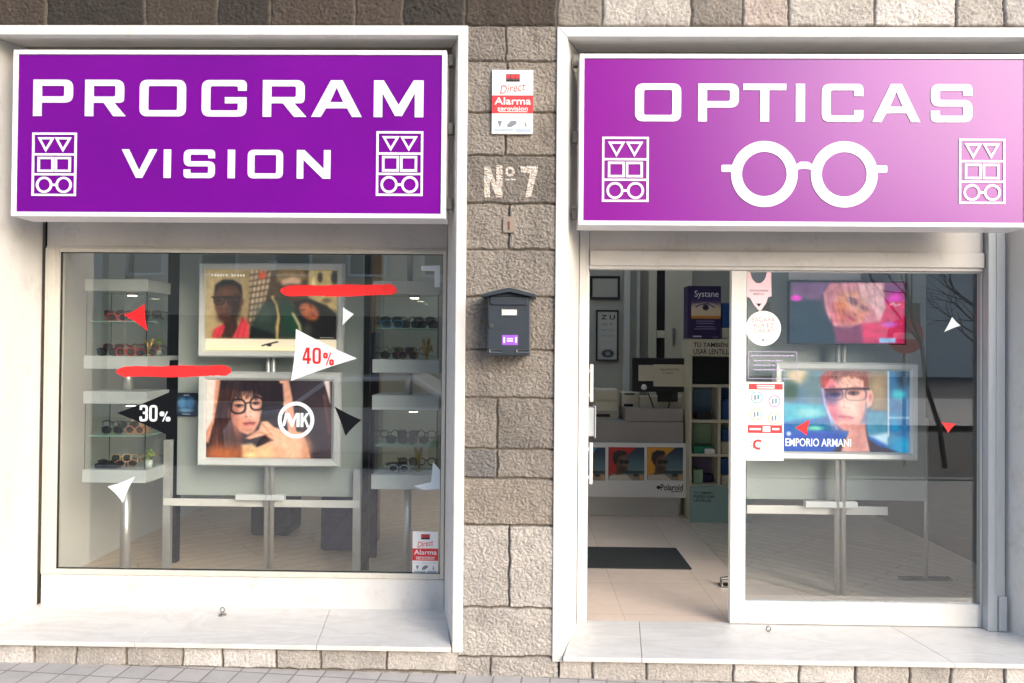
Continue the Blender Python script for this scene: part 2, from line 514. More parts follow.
def text(s, px0, py0, px1, py1, Y, material, parent, name='lettering', ext=0.0006, fat=0.0, rot=0.0, shear=0.0, space=1.0):
    cu = bpy.data.curves.new('txt', 'FONT')
    cu.body = s; cu.size = 1; cu.extrude = 0.01; cu.offset = fat; cu.shear = shear; cu.space_character = space
    cu.resolution_u = 3
    cu.align_x = 'CENTER'
    x0, x1, z0, z1 = RC(px0, py0, px1, py1, Y)
    def place(co):
        mn, mx = co.min(0), co.max(0)
        q = (co - (mn + mx) / 2) / np.maximum(mx - mn, 1e-6)
        X, Z = q[:, 0] * (x1 - x0), q[:, 1] * (z1 - z0)
        c, sn = math.cos(rot), math.sin(rot)
        return np.stack([(x0 + x1) / 2 + X * c - Z * sn, Y - q[:, 2] * ext * 2, (z0 + z1) / 2 + X * sn + Z * c], 1)
    return finish_curve(cu, name, material, parent, place)

def rounded(pts):                                     # pts: (x, y[, radius])
    out = []
    n = len(pts)
    for i, p in enumerate(pts):
        r = p[2] if len(p) > 2 else 0
        v = Vector(p[:2])
        if r <= 0: out.append(tuple(v)); continue
        a, b = Vector(pts[i - 1][:2]) - v, Vector(pts[(i + 1) % n][:2]) - v
        r1 = min(r, a.length * 0.48, b.length * 0.48)
        A, B = v + a.normalized() * r1, v + b.normalized() * r1
        for k in range(7):
            t = k / 6
            out.append(tuple(A * (1 - t) ** 2 + v * 2 * t * (1 - t) + B * t * t))
    return out

def shapes(contours, Y, depth, name, material, parent):
    """closed XZ contours (holes nest) -> one extruded mesh whose front lies at Y"""
    cu = bpy.data.curves.new('shp', 'CURVE')
    cu.dimensions = '2D'; cu.fill_mode = 'BOTH'; cu.extrude = depth / 2
    for c in contours:
        sp = cu.splines.new('POLY')
        sp.points.add(len(c) - 1)
        for i, p in enumerate(c): sp.points[i].co = (p[0], p[1], 0, 1)
        sp.use_cyclic_u = True
    return finish_curve(cu, name, material, parent, lambda co: np.stack([co[:, 0], Y + depth / 2 - co[:, 2], co[:, 1]], 1))

def circle(cx, cz, r, n=40):
    return [(cx + r * math.cos(2 * math.pi * k / n), cz + r * math.sin(2 * math.pi * k / n)) for k in range(n)]

# ------------------------------------------------------------------ printed pictures
class Canvas:
    def __init__(s, x0, y0, x1, y1, step, base=(128, 128, 128)):
        s.b = (x0, y0, x1, y1)
        s.nx = max(2, int(round((x1 - x0) / step)) + 1); s.ny = max(2, int(round((y1 - y0) / step)) + 1)
        s.X, s.Y = np.meshgrid(np.linspace(x0, x1, s.nx), np.linspace(y0, y1, s.ny))
        s.c = np.zeros((s.ny, s.nx, 3)) + np.array(base, float)
        s.step = step
    def mix(s, a, col):
        a = np.clip(a, 0, 1)[..., None]
        s.c = s.c * (1 - a) + np.array(col, float) * a
        return s
    def ell(s, cx, cy, rx, ry, col, soft=0.2, rot=0, al=1):
        c, n = math.cos(R(rot)), math.sin(R(rot))
        dx, dy = s.X - cx, s.Y - cy
        u, v = (dx * c + dy * n) / rx, (-dx * n + dy * c) / ry
        d = np.sqrt(u * u + v * v)
        return s.mix(al * (1 - smooth(1 - soft, 1 + soft, d)), col)
    def ring(s, cx, cy, rx, ry, w, col, soft=2, p=2.6, al=1, rot=0):
        c, n = math.cos(R(rot)), math.sin(R(rot))
        dx, dy = s.X - cx, s.Y - cy
        u, v = np.abs(dx * c + dy * n) / rx, np.abs(-dx * n + dy * c) / ry
        d = np.abs((u ** p + v ** p) ** (1 / p) - 1) * min(rx, ry)
        return s.mix(al * (1 - smooth(w / 2 - soft, w / 2 + soft, d)), col)
    def sd(s, pts):
        P_ = np.array(pts, float); n = len(P_)
        ins = np.zeros(s.X.shape, bool); dm = np.full(s.X.shape, 1e9)
        for i in range(n):
            a, b = P_[i], P_[(i + 1) % n]
            e = b - a
            t = np.clip(((s.X - a[0]) * e[0] + (s.Y - a[1]) * e[1]) / max(e @ e, 1e-9), 0, 1)
            dm = np.minimum(dm, np.hypot(s.X - a[0] - t * e[0], s.Y - a[1] - t * e[1]))
            cnd = (a[1] > s.Y) != (b[1] > s.Y)
            with np.errstate(divide='ignore', invalid='ignore'):
                xi = (b[0] - a[0]) * (s.Y - a[1]) / (b[1] - a[1] if b[1] != a[1] else 1e-9) + a[0]
            ins ^= cnd & (s.X < xi)
        return np.where(ins, -dm, dm)
    def poly(s, pts, col, soft=4, al=1):
        return s.mix(al * (1 - smooth(-soft, soft, s.sd(pts))), col)
    def line(s, pts, w, col, soft=2, al=1):
        dm = np.full(s.X.shape, 1e9)
        for a, b in zip(pts[:-1], pts[1:]):
            a, b = np.array(a, float), np.array(b, float); e = b - a
            t = np.clip(((s.X - a[0]) * e[0] + (s.Y - a[1]) * e[1]) / max(e @ e, 1e-9), 0, 1)
            dm = np.minimum(dm, np.hypot(s.X - a[0] - t * e[0], s.Y - a[1] - t * e[1]))
        return s.mix(al * (1 - smooth(w / 2 - soft, w / 2 + soft, dm)), col)
    def rect(s, x0, y0, x1, y1, col, soft=1, al=1):
        return s.poly([(x0, y0), (x1, y0), (x1, y1), (x0, y1)], col, soft, al)
    def gradx(s, xa, ca, xb, cb, al=1, mask=None):
        t = smooth(xa, xb, s.X)[..., None]
        g = np.array(ca, float) * (1 - t) + np.array(cb, float) * t
        a = np.full(s.X.shape, float(al)) if mask is None else mask * al
        s.c = s.c * (1 - a[..., None]) + g * a[..., None]
        return s
    def grady(s, ya, ca, yb, cb, al=1, mask=None):
        t = smooth(ya, yb, s.Y)[..., None]
        g = np.array(ca, float) * (1 - t) + np.array(cb, float) * t
        a = np.full(s.X.shape, float(al)) if mask is None else mask * al
        s.c = s.c * (1 - a[..., None]) + g * a[..., None]
        return s
    def noise(s, amt, sc, seed=1, octv=3):
        n = fbm(s.X / sc, s.Y / sc, seed, octv)
        s.c = np.clip(s.c * (1 + amt * n[..., None]), 0, 255)
        return s
    def strands(s, amt, ang, sc, seed, mask_pts=None, soft=10):
        c, n = math.cos(R(ang)), math.sin(R(ang))
        u = (s.X * c + s.Y * n) / (sc * 8); v = (-s.X * n + s.Y * c) / sc
        w = fbm(u, v, seed, 2)
        a = 1.0 if mask_pts is None else (1 - smooth(-soft, soft, s.sd(mask_pts)))
        s.c = np.clip(s.c * (1 + (amt * w * a)[..., None]), 0, 255)
        return s
    def blur(s, n=1):
        for _ in range(n):
            p = np.pad(s.c, ((2, 2), (0, 0), (0, 0)), 'edge'); s.c = (p[:-4] + 4 * p[1:-3] + 6 * p[2:-2] + 4 * p[3:-1] + p[4:]) / 16
            p = np.pad(s.c, ((0, 0), (2, 2), (0, 0)), 'edge'); s.c = (p[:, :-4] + 4 * p[:, 1:-3] + 6 * p[:, 2:-2] + 4 * p[:, 3:-1] + p[:, 4:]) / 16
        return s
    def build(s, name, x0, x1, z0, z1, y, material, parent, label=None):
        xs = np.linspace(x0, x1, s.nx); zs = np.linspace(z1, z0, s.ny)
        XX, ZZ = np.meshgrid(xs, zs)
        v = np.stack([XX, np.full(XX.shape, y), ZZ], -1).reshape(-1, 3) - np.array(parent_loc(parent))
        col = np.clip(s.c, 0, 255).reshape(-1, 3) / 255
        col = np.where(col <= 0.04045, col / 12.92, ((col + 0.055) / 1.055) ** 2.4)
        return grid_obj(name, v, s.nx, s.ny, col, material, parent, label, flip=True)

def grid_obj(name, v, nx, ny, col, material, parent, label=None, flip=False, smooth_=False):
    i = np.arange((ny - 1) * (nx - 1))
    r, c = i // (nx - 1), i % (nx - 1)
    a = r * nx + c
    q = np.stack([a, a + nx, a + nx + 1, a + 1], 1) if flip else np.stack([a, a + 1, a + nx + 1, a + nx], 1)
    me = bpy.data.meshes.new(name)
    me.vertices.add(len(v)); me.vertices.foreach_set('co', v.ravel())
    me.loops.add(q.size); me.loops.foreach_set('vertex_index', q.ravel().astype(np.int32))
    me.polygons.add(len(q)); me.polygons.foreach_set('loop_start', np.arange(0, q.size, 4, dtype=np.int32))
    me.update(calc_edges=True)
    ca = me.color_attributes.new('Col', 'FLOAT_COLOR', 'POINT')
    ca.data.foreach_set('color', np.concatenate([col, np.ones((len(col), 1))], 1).ravel())
    me.materials.append(M[material] if isinstance(material, str) else material)
    if smooth_: me.polygons.foreach_set('use_smooth', [True] * len(q))
    o = bpy.data.objects.new(name, me)
    COL.objects.link(o)
    if parent: o.parent = parent
    if label: o['label'] = label
    return o

# ================================================================== STRUCTURE
ZF = 0.126                                             # shop floor level
YL, YR = 0.46, 0.42                                   # shop-window planes

# pavement, kerb, road
mb = MB()
def gz(x): return 0.012 - 0.012 * x
mb.quad((-40, -5.4, gz(-3)), (40, -5.4, gz(3)), (40, 0.3, gz(3)), (-40, 0.3, gz(-3)))
g = MB()
xs = [-40, -3.2, 3.2, 40]
for a, b in zip(xs[:-1], xs[1:]):
    za, zb = gz(max(-3.2, min(3.2, a))), gz(max(-3.2, min(3.2, b)))
    g.quad((a, -5.4, za), (b, -5.4, zb), (b, 0.3, zb), (a, 0.3, za))
struct(g.build('pavement', 'pavement'))
k = MB(); k.box(-40, 40, -5.62, -5.4, -0.3, -0.01); struct(k.build('kerb', mat('granite_kerb', (150, 148, 144), 0.8, var=0.15, vscale=20, bump=0.3), bevel=0.01))
g = MB(); g.quad((-200, -200, -0.16), (200, -200, -0.16), (200, 60, -0.16), (-200, 60, -0.16)); struct(g.build('ground', 'asphalt'))
g = MB(); g.quad((-60, -24, -0.03), (60, -24, -0.03), (60, -13.2, -0.03), (-60, -13.2, -0.03)); struct(g.build('pavement', 'pavement'))

rg = random.Random(4)
# stone wall -------------------------------------------------------
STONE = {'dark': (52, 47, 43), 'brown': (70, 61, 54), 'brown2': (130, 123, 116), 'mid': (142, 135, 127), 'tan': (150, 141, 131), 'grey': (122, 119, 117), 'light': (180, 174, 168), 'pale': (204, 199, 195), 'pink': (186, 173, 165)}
wall = thing('stone_wall', 'rough hewn stone wall with mortar joints framing both purple shop signs', 'wall', (0, 0, 0))

PANELS = {}
def stone_panel(name, x0, x1, z0, z1, blocks, res, seed, amp=0.0105, ybase=-0.008, joint=0.0045):
    nx, nz = int((x1 - x0) / res) + 1, int((z1 - z0) / res) + 1
    X, Z = np.meshgrid(np.linspace(x0, x1, nx), np.linspace(z0, z1, nz))
    wx = X + 0.006 * perlin(X * 14, Z * 14, seed + 50); wz = Z + 0.006 * perlin(X * 14 + 9, Z * 14, seed + 51)
    D = np.full(X.shape, -1.0); C = np.zeros(X.shape + (3,)) + np.array([126, 112, 98.]); H = np.zeros(X.shape)
    rng = random.Random(seed)
    for (a, b, c, d, tone) in blocks:
        dist = np.minimum(np.minimum(wx - a, b - wx), np.minimum(wz - c, d - wz))
        m_ = dist > 0
        D = np.where(m_, dist, D)
        t = np.array(STONE[tone], float) * rng.uniform(0.95, 1.04)
        C[m_] = t
        H[m_] = rng.uniform(-0.004, 0.004)
    # vermiculated tooling
    ux, uz = X + 0.02 * perlin(X * 20, Z * 20, seed + 3), Z + 0.02 * perlin(X * 20, Z * 20, seed + 4)
    n1 = perlin(ux * 34 + uz * 16, uz * 52 - ux * 14, seed)
    n2 = perlin(ux * 85, uz * 95, seed + 1) + 0.7 * perlin(X * 150, Z * 150, seed + 12)
    n3 = fbm(X * 7, Z * 7, seed + 2, 3)
    worm = 1 - np.clip(np.abs(n1) * 3.2, 0, 1)
    rel = amp * (0.62 * (1 - worm ** 1.5) + 0.42 * n2 + 0.4 * n3)
    edge = smooth(joint * 0.5, joint * 1.9, D)
    out = edge * (0.010 + H * 0.7 + rel) + (1 - edge) * 0.0
    Y = ybase + 0.012 - out
    cav = smooth(-0.5, 1.0, n3)[..., None]
    C = C * (0.93 + 0.12 * cav)
    grain = fbm(X * 60, Z * 60, seed + 7, 2)[..., None]
    C = C * (1 + 0.10 * grain)
    stain = smooth(0.15, 0.6, fbm(X * 3, Z * 2, seed + 9, 3))[..., None]
    C = C * (1 - 0.16 * stain)
    C = C * edge[..., None] + np.array([140, 130, 118.]) * 0.74 * (1 - edge[..., None]) * (1 + 0.3 * grain)
    col = np.clip(C, 0, 255).reshape(-1, 3) / 255
    col = np.where(col <= 0.04045, col / 12.92, ((col + 0.055) / 1.055) ** 2.4)
    PANELS[name] = (X, Y, Z)
    v = np.stack([X, Y, Z], -1).reshape(-1, 3)
    return grid_obj(name, v, nx, nz, col, 'stone', wall, smooth_=False)

def zy(py, px=512): return P(px, py, 0).z
def xx(px, py=341): return P(px, py, 0).x
PX0, PX1 = xx(462, 341), xx(558, 341)                  # pillar edges
ZT = zy(27)                                           # underside of the lintel course
# pillar blocks (pixel rows, split x); shade from above put into the upper tones
rows = [(26, 62, 506, 'brown2', 'mid'), (62, 66, None, 'mid', None), (66, 113, 507, 'mid', 'tan'), (113, 156, 505, 'mid', 'tan'), (156, 204, None, 'brown2', None), (204, 250, 509, 'mid', 'mid'),
        (250, 297, None, 'mid', None), (297, 350, None, 'mid', None), (350, 398, None, 'mid', None), (398, 449, 497, 'mid', 'mid'),
        (449, 478, 497, 'grey', 'mid'), (478, 525, None, 'tan', None), (525, 607, 509, 'light', 'light'), (607, 656, None, 'light', None), (656, 690, 490, 'light', 'light')]
bl = []
for (y0, y1, sx, t0, t1) in rows:
    if y1 - y0 < 10: continue
    zb, zt = zy(y1), zy(y0)
    if y0 == 66: zt = zy(62)
    if sx is None: bl.append((PX0 - 0.05, PX1 + 0.05, zb, zt, t0))
    else:
        s_ = xx(sx, (y0 + y1) / 2)
        bl += [(PX0 - 0.05, s_, zb, zt, t0), (s_, PX1 + 0.05, zb, zt, t1)]
stone_panel('pillar', PX0 - 0.012, PX1 + 0.012, -0.08, ZT - 0.002, bl, 0.0042, 11)
# lintel course, left dark with dirt, right pale from haze put into the tones
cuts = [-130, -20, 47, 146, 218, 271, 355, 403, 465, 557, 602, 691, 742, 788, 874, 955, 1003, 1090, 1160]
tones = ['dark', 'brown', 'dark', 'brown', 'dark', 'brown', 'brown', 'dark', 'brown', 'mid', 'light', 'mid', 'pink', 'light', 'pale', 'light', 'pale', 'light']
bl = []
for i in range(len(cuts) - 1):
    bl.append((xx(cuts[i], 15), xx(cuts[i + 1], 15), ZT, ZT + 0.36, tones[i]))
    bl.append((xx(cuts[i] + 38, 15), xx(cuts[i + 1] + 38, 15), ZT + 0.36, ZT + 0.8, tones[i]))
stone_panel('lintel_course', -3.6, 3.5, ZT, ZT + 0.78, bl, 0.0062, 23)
# base course under the sills
def base(name, xa, xb, ptop, cutpx, seed):
    zt = P((xa + xb) / 2, ptop, 0).z
    x0, x1 = P(xa, ptop, 0).x, P(xb, ptop, 0).x
    c = [P(q, ptop, 0).x for q in cutpx]
    b = []
    for i in range(len(c) - 1):
        b.append((c[i], c[i + 1], zt - 0.125, zt - 0.018, ['light', 'pale', 'light', 'light', 'pale'][(i * 3 + seed) % 5]))
    b.append((c[0], c[-1], zt - 0.018, zt + 0.02, 'light'))
    b.append((c[0], c[-1], zt - 0.25, zt - 0.128, 'light'))
    return stone_panel(name, x0, x1, -0.1, zt - 0.002, b, 0.0045, seed, amp=0.006)
base('base_course', -70, 458, 643, [-80, -20, 35, 77, 127, 183, 223, 277, 321, 387, 460], 31)
base('base_course', 560, 1125, 660, [556, 592, 646, 733, 799, 855, 909, 950, 1004, 1060, 1130], 37)

# solid wall body behind the stone faces + facade above
body = MB()
XL0, XL1 = P(-16, 341, 0).x, xx(454, 341)              # left opening
XR0, XR1 = xx(571, 341), P(1088, 341, 0).x             # right opening
body.box(XL1 + 0.10, XR0 - 0.10, 0.012, 0.75, -0.2, ZT)     # core of the pillar
body.box(-7, 7, 0.012, 0.8, ZT + 0.002, 9.0)
body.box(-7, XL0 - 0.1, 0.0, 0.8, -0.2, ZT)
body.box(XR1 + 0.1, 7, 0.0, 0.8, -0.2, ZT)
body.build('wall_core', mat('wall_core_stone', (150, 140, 128), 0.85, var=0.15, bump=0.4, bscale=30), wall)

# rooms ------------------------------------------------------------
RX0, RX1, RY1, RZ1 = -3.15, 3.4, 5.3, 3.3
g = MB(); g.box(RX0, RX1, 0.44, RY1, ZF - 0.12, ZF); struct(g.build('shop_floor', 'floor_tile'))
g = MB()
g.quad((RX0, 0.75, ZF + 0.004), (-0.02, 0.75, ZF + 0.004), (-0.02, RY1, ZF + 0.004), (RX0, RY1, ZF + 0.004))
struct(g.build('wood_floor', 'plank'))
a_, b_ = Vector((1.50, 1.42, ZF + 0.004)), Vector((2.40, 0.50, ZF + 0.004))
g = MB(); g.add([a_, b_, (RX1, 0.5, ZF + 0.004), (RX1, RY1, ZF + 0.004), (1.50, RY1, ZF + 0.004)], [(0, 1, 2, 3, 4)])
struct(g.build('wood_floor', 'plank_grey'))
g = MB(); g.box(RX0 - 0.1, RX0, 0.7, RY1, ZF, RZ1); struct(g.build('interior_wall', 'wall'))
g = MB(); g.box(RX1, RX1 + 0.1, 0.7, RY1, ZF, RZ1); struct(g.build('interior_wall', mat('dimmed_wall', (64, 60, 56), 0.7, var=0.1)))  # dimness put into the wall colour so pane reflections stand out
g = MB(); g.box(RX0 - 0.1, RX1 + 0.1, RY1, RY1 + 0.1, ZF, RZ1); struct(g.build('interior_wall', 'backwall'))
SKX0, SKX1, SKY0, SKY1 = -2.5, 2.9, 1.3, 4.9
g = MB()
g.box(RX0 - 0.1, RX1 + 0.1, 0.8, SKY0, RZ1, RZ1 + 0.1); g.box(RX0 - 0.1, RX1 + 0.1, SKY1, RY1 + 0.1, RZ1, RZ1 + 0.1)
g.box(RX0 - 0.1, SKX0, SKY0, SKY1, RZ1, RZ1 + 0.1); g.box(SKX1, RX1 + 0.1, SKY0, SKY1, RZ1, RZ1 + 0.1)
struct(g.build('shop_ceiling', 'ceil'))
m_, nt_o, NO, LO, bo = nodes_of('opal_glass')
tl = NO.new('ShaderNodeBsdfTranslucent'); tl.inputs[0].default_value = (0.98, 0.92, 0.84, 1); LO.new(tl.outputs[0], NO['Material Output'].inputs['Surface']); M['opal'] = m_
skl = thing('fill_skylight', 'unseen opal glass ceiling opening added behind the signs to brighten the shop', 'fill_skylight', (0.2, 3.1, RZ1))  # opal ceiling opening added out of view to brighten the interior
for i in range(4):
    a = SKX0 + (SKX1 - SKX0) * i / 4; b = SKX0 + (SKX1 - SKX0) * (i + 1) / 4
    g = MB(); g.box(a + 0.03, b - 0.03, SKY0 + 0.03, SKY1 - 0.03, RZ1 + 0.05, RZ1 + 0.058); g.build('pane', 'opal', skl)
    g = MB()
    g.box(a + 0.001, a + 0.03, SKY0, SKY1, RZ1 + 0.02, RZ1 + 0.09); g.box(b - 0.03, b - 0.001, SKY0, SKY1, RZ1 + 0.02, RZ1 + 0.09)
    g.box(a + 0.03, b - 0.03, SKY0, SKY0 + 0.03, RZ1 + 0.02, RZ1 + 0.09); g.box(a + 0.03, b - 0.03, SKY1 - 0.03, SKY1, RZ1 + 0.02, RZ1 + 0.09)
    g.build('frame', 'alu_white', skl)

# ================================================================== SHOPFRONTS
def shopfront(label, xo0, xo1, fw, ztop_px, Yb, bx0, bx1, zt_back, sill_front_px, sill_back_px, joints, side):
    """splayed white surround: front trim, three reveals, marble sill"""
    xm = (xo0 + xo1) / 2
    root = thing('shopfront', label, 'shopfront', (P(xm, 640, 0).x, 0, 0.1))
    YF = -0.024
    zt = P(xm, ztop_px, 0).z
    zs = P(xm, sill_front_px, 0).z
    zsb = P(xm, sill_back_px, Yb).z
    X0, X1 = P(xo0, 341, 0).x, P(xo1, 341, 0).x        # outer edges of trim
    w = S(fw, 0)
    xi0, xi1 = X0 + w, X1 - w
    zi = zt - w
    xb0, xb1 = P(bx0, 420, Yb).x, P(bx1, 420, Yb).x
    zb = P(xm, zt_back, Yb).z
    t = MB()
    zl = -0.03
    # front ring (left post, right post, head) as solid bars
    def tri(pts_f):                                    # front outline (x,z) to depth 0.03
        t.prism(pts_f, YF, 0.02)
    tri([(X0, zs - 0.035), (xi0, zs - 0.035), (xi0, zi), (X0, zt)])
    tri([(xi1, zs - 0.035), (X1, zs - 0.035), (X1, zt), (xi1, zi)])
    tri([(X0, zt), (xi0, zi), (xi1, zi), (X1, zt)])
    t.build('front_trim', 'plaster', root, bevel=0.004)
    r = MB()
    def rev(a, b, c, d, n):                            # reveal slab with thickness pushed outwards
        q = [Vector(a), Vector(b), Vector(c), Vector(d)]
        n = Vector(n) * 0.035
        r.add(q + [p + n for p in q], [(0, 1, 2, 3), (7, 6, 5, 4), (0, 4, 5, 1), (1, 5, 6, 2), (2, 6, 7, 3), (3, 7, 4, 0)])
    y1 = YF + 0.037
    rev((xi0 + 0.001, YF + 0.004, zs - 0.03), (xb0, Yb, zsb - 0.06), (xb0, Yb, zb), (xi0 + 0.001, YF + 0.004, zi), (-1, 0, 0))
    rev((xi1 - 0.001, YF + 0.004, zs - 0.03), (xb1, Yb, zsb - 0.06), (xb1, Yb, zb), (xi1 - 0.001, YF + 0.004, zi), (1, 0, 0))
    rev((xi0, YF + 0.004, zi - 0.001), (xb0, Yb, zb), (xb1, Yb, zb), (xi1, YF + 0.004, zi - 0.001), (0, 0, 1))
    r.build('reveal', 'plaster', root, bevel=0.003)
    # marble sill: sloping slabs with hairline joints
    s_ = MB()
    cuts_ = [0.0] + joints + [1.0]
    for i in range(len(cuts_) - 1):
        def xf(u): return xi0 + 0.002 + (xi1 - xi0 - 0.004) * u
        def xbk(u): return xb0 + 0.002 + (xb1 - xb0 - 0.004) * u
        e = 0.0011
        fa, fb = xf(cuts_[i]) + e, xf(cuts_[i + 1]) - e
        ba, bb = xbk(cuts_[i]) + e, xbk(cuts_[i + 1]) - e
        yf, yb2 = YF - 0.022, Yb + 0.05
        th = 0.024
        v = [(fa, yf, zs), (fb, yf, zs), (bb, yb2, zsb), (ba, yb2, zsb)]
        v += [(p[0], p[1], p[2] - th) for p in v]
        s_.add(v, [(0, 1, 2, 3), (7, 6, 5, 4), (0, 4, 5, 1), (1, 5, 6, 2), (2, 6, 7, 3), (3, 7, 4, 0)])
    s_.build('sill', 'marble', root, bevel=0.003)
    f_ = MB(); f_.box(xb0, xb1, 0.03, Yb + 0.015, -0.1, min(zs, zsb) - 0.03)
    f_.build('sill_bed', mat('sill_bed', (150, 145, 140), 0.9, var=0.1), root)
    return root, xb0, xb1, zsb, zb

sfL, lx0, lx1, lzs, lzt = shopfront('white splayed shopfront surround with marble sill, left of the grey mailbox', -26, 465.5, 10, 27, YL, 40, 446, 54, 640.5, 607, [0.34, 0.72], 'l')
sfR, rx0, rx1, rzs, rzt = shopfront('white splayed shopfront surround with marble sill, right of the grey mailbox', 554.5, 1098, 10, 29, YR, 578, 1005, 56, 657.5, 627, [0.15, 0.74], 'r')


# header panels, kick panel, gaps, guides (parts of each shopfront)
h = MB()
x0, x1, z0, z1 = RC(41, 60, 445, 251, YL)
h.box(lx0 + 0.018, lx1 - 0.004, YL + 0.012, YL + 0.06, z0, lzt)
zz = P(243, 246, YL).z
h.box(lx0 + 0.02, lx1 - 0.006, YL + 0.004, YL + 0.014, z0 + 0.001, z0 + 0.022)
h.build('header_panel', 'header', sfL, bevel=0.002)
h = MB(); h.box(lx0 + 0.018, lx1 - 0.002, YL + 0.004, YL + 0.06, lzs - 0.05, P(243, 577, YL).z)
h.build('kick_panel', 'plaster', sfL, bevel=0.003)
h = MB(); h.box(lx0 - 0.004, lx0 + 0.017, YL + 0.03, YL + 0.06, P(36, 590, YL).z, lzt); h.build('shadow_gap', 'gap', sfL)
h = MB()
_, _, z0, z1 = RC(575, 200, 985, 270, YR)
zh = P(780, 270, YR).z
h.box(rx0 + 0.06, rx1 - 0.115, YR + 0.012, YR + 0.07, zh, rzt)
h.box(rx0 + 0.062, rx1 - 0.117, YR - 0.004, YR + 0.014, zh + 0.02, zh + 0.105)
h.build('header_panel', 'header', sfR, bevel=0.003)
h = MB()
h.box(rx1 - 0.112, rx1 - 0.018, YR - 0.03, YR + 0.05, rzs + 0.002, rzt)
h.box(rx1 - 0.070, rx1 - 0.060, YR - 0.034, YR - 0.029, rzs + 0.21, rzt)
h.build('shutter_guide', 'alu_grey', sfR, bevel=0.002)
h = MB(); h.box(rx1 - 0.058, rx1 - 0.012, YR - 0.045, YR - 0.031, rzs + 0.004, rzs + 0.20); h.build('guide_bracket', 'alu_grey', sfR, bevel=0.008)
h = MB(); h.box(rx1 - 0.017, rx1 + 0.01, YR + 0.0, YR + 0.05, P(1003, 436, YR).z, rzt); h.build('shadow_gap', 'gap', sfR)
h = MB(); h.box(rx0 + 0.002, rx0 + 0.03, YR - 0.012, YR + 0.05, rzs + 0.002, rzt); h.box(rx0 + 0.031, rx0 + 0.058, YR + 0.01, YR + 0.06, rzs + 0.002, rzt)
h.build('door_jamb', 'alu_white', sfR, bevel=0.002)

# left display window ------------------------------------------------
wx0, wx1, wz0, wz1 = RC(57.5, 253, 441.5, 571.5, YL)
win = thing('display_window', 'large fixed shop window with cream frame and red brush stroke decals', 'window', ((wx0 + wx1) / 2, YL, wz0))
t = MB()
t.box(lx0 + 0.019, wx0, YL - 0.004, YL + 0.05, wz0 - 0.03, wz1 + 0.022)
t.box(wx1, lx1 - 0.005, YL - 0.004, YL + 0.05, wz0 - 0.03, wz1 + 0.022)
t.box(wx0, wx1, YL - 0.004, YL + 0.05, wz1, wz1 + 0.0218)
t.box(wx0, wx1, YL - 0.004, YL + 0.05, wz0 - 0.03, wz0)
t.box(lx0 + 0.04, wx0 - 0.02, YL - 0.010, YL - 0.0042, wz0 - 0.028, wz1 + 0.02)
t.build('frame', 'alu', win, bevel=0.003)
gb = MB()
for (a, b, c, d) in ((wx0, wx0 + 0.004, wz0, wz1), (wx1 - 0.004, wx1, wz0, wz1), (wx0 + 0.004, wx1 - 0.004, wz0, wz0 + 0.004), (wx0 + 0.004, wx1 - 0.004, wz1 - 0.004, wz1)):
    gb.box(a, b, YL + 0.010, YL + 0.026, c, d)
gb.build('gasket', 'black', win)
GYL = YL + 0.016
t = MB(); t.box(wx0 + 0.0045, wx1 - 0.0045, GYL, GYL + 0.008, wz0 + 0.0045, wz1 - 0.0045); t.build('pane', 'glass', win)

# sliding door / right window -----------------------------------------
dx0, dx1, dz0, dz1 = RC(745.5, 272, 981, 603, YR + 0.03)
door = thing('sliding_door', 'white framed glass sliding panel with stickers, shut to the right of the open doorway', 'door', ((dx0 + dx1) / 2, YR, rzs))
sx0 = P(731, 450, YR + 0.02).x
sx1 = P(992, 450, YR + 0.02).x
YD = YR + 0.024
t = MB()
t.box(sx0, dx0, YD, YD + 0.045, rzs + 0.004, zh - 0.002)
t.box(dx1, rx1 - 0.114, YD, YD + 0.045, rzs + 0.004, zh - 0.002)
t.box(dx0, dx1, YD, YD + 0.045, dz1, zh - 0.0025)
t.box(dx0, dx1, YD, YD + 0.045, rzs + 0.0045, dz0)
t.build('frame', 'alu_white', door, bevel=0.004)
gb = MB()
for (a, b, c, d) in ((dx0, dx0 + 0.004, dz0, dz1), (dx1 - 0.004, dx1, dz0, dz1), (dx0 + 0.004, dx1 - 0.004, dz0, dz0 + 0.004), (dx0 + 0.004, dx1 - 0.004, dz1 - 0.004, dz1)):
    gb.box(a, b, YD + 0.012, YD + 0.03, c, d)
gb.build('gasket', 'alu_grey', door)
GYR = YD + 0.017
t = MB(); t.box(dx0 + 0.0045, dx1 - 0.0045, GYR, GYR + 0.008, dz0 + 0.0045, dz1 - 0.0045); t.build('pane', 'glass', door)

# open door leaf folded back against left jamb, with pull bars
ex0, ex1 = P(581.5, 450, YR + 0.05).x, P(588.5, 450, YR + 0.05).x
leaf = thing('door_leaf', 'narrow edge of the opened aluminium door leaf carrying white pull handles', 'door', (ex0, YR, rzs))
t = MB(); t.box(ex0 + 0.002, ex1, YR + 0.062, YR + 0.62, rzs + 0.012, zh - 0.012); t.build('frame', 'alu_grey', leaf, bevel=0.004)
for (py0, py1) in ((364, 401), (441, 482)):
    t = MB()
    a, b, c, d = RC(588.6, py0, 592.0, py1, YR + 0.2)
    t.box(ex1 + 0.012, ex1 + 0.032, YR + 0.12, YR + 0.15, c, d)
    t.box(ex1 - 0.001, ex1 + 0.0125, YR + 0.125, YR + 0.145, c + 0.03, c + 0.05)
    t.box(ex1 - 0.001, ex1 + 0.0125, YR + 0.125, YR + 0.145, d - 0.05, d - 0.03)
    t.build('pull_handle', 'alu_white', leaf, bevel=0.004)
t = MB()
a, b, c, d = RC(589, 406, 596, 438, YR + 0.1)
t.box(ex1 - 0.001, ex1 + 0.040, YR + 0.10, YR + 0.20, c + 0.01, d - 0.01)
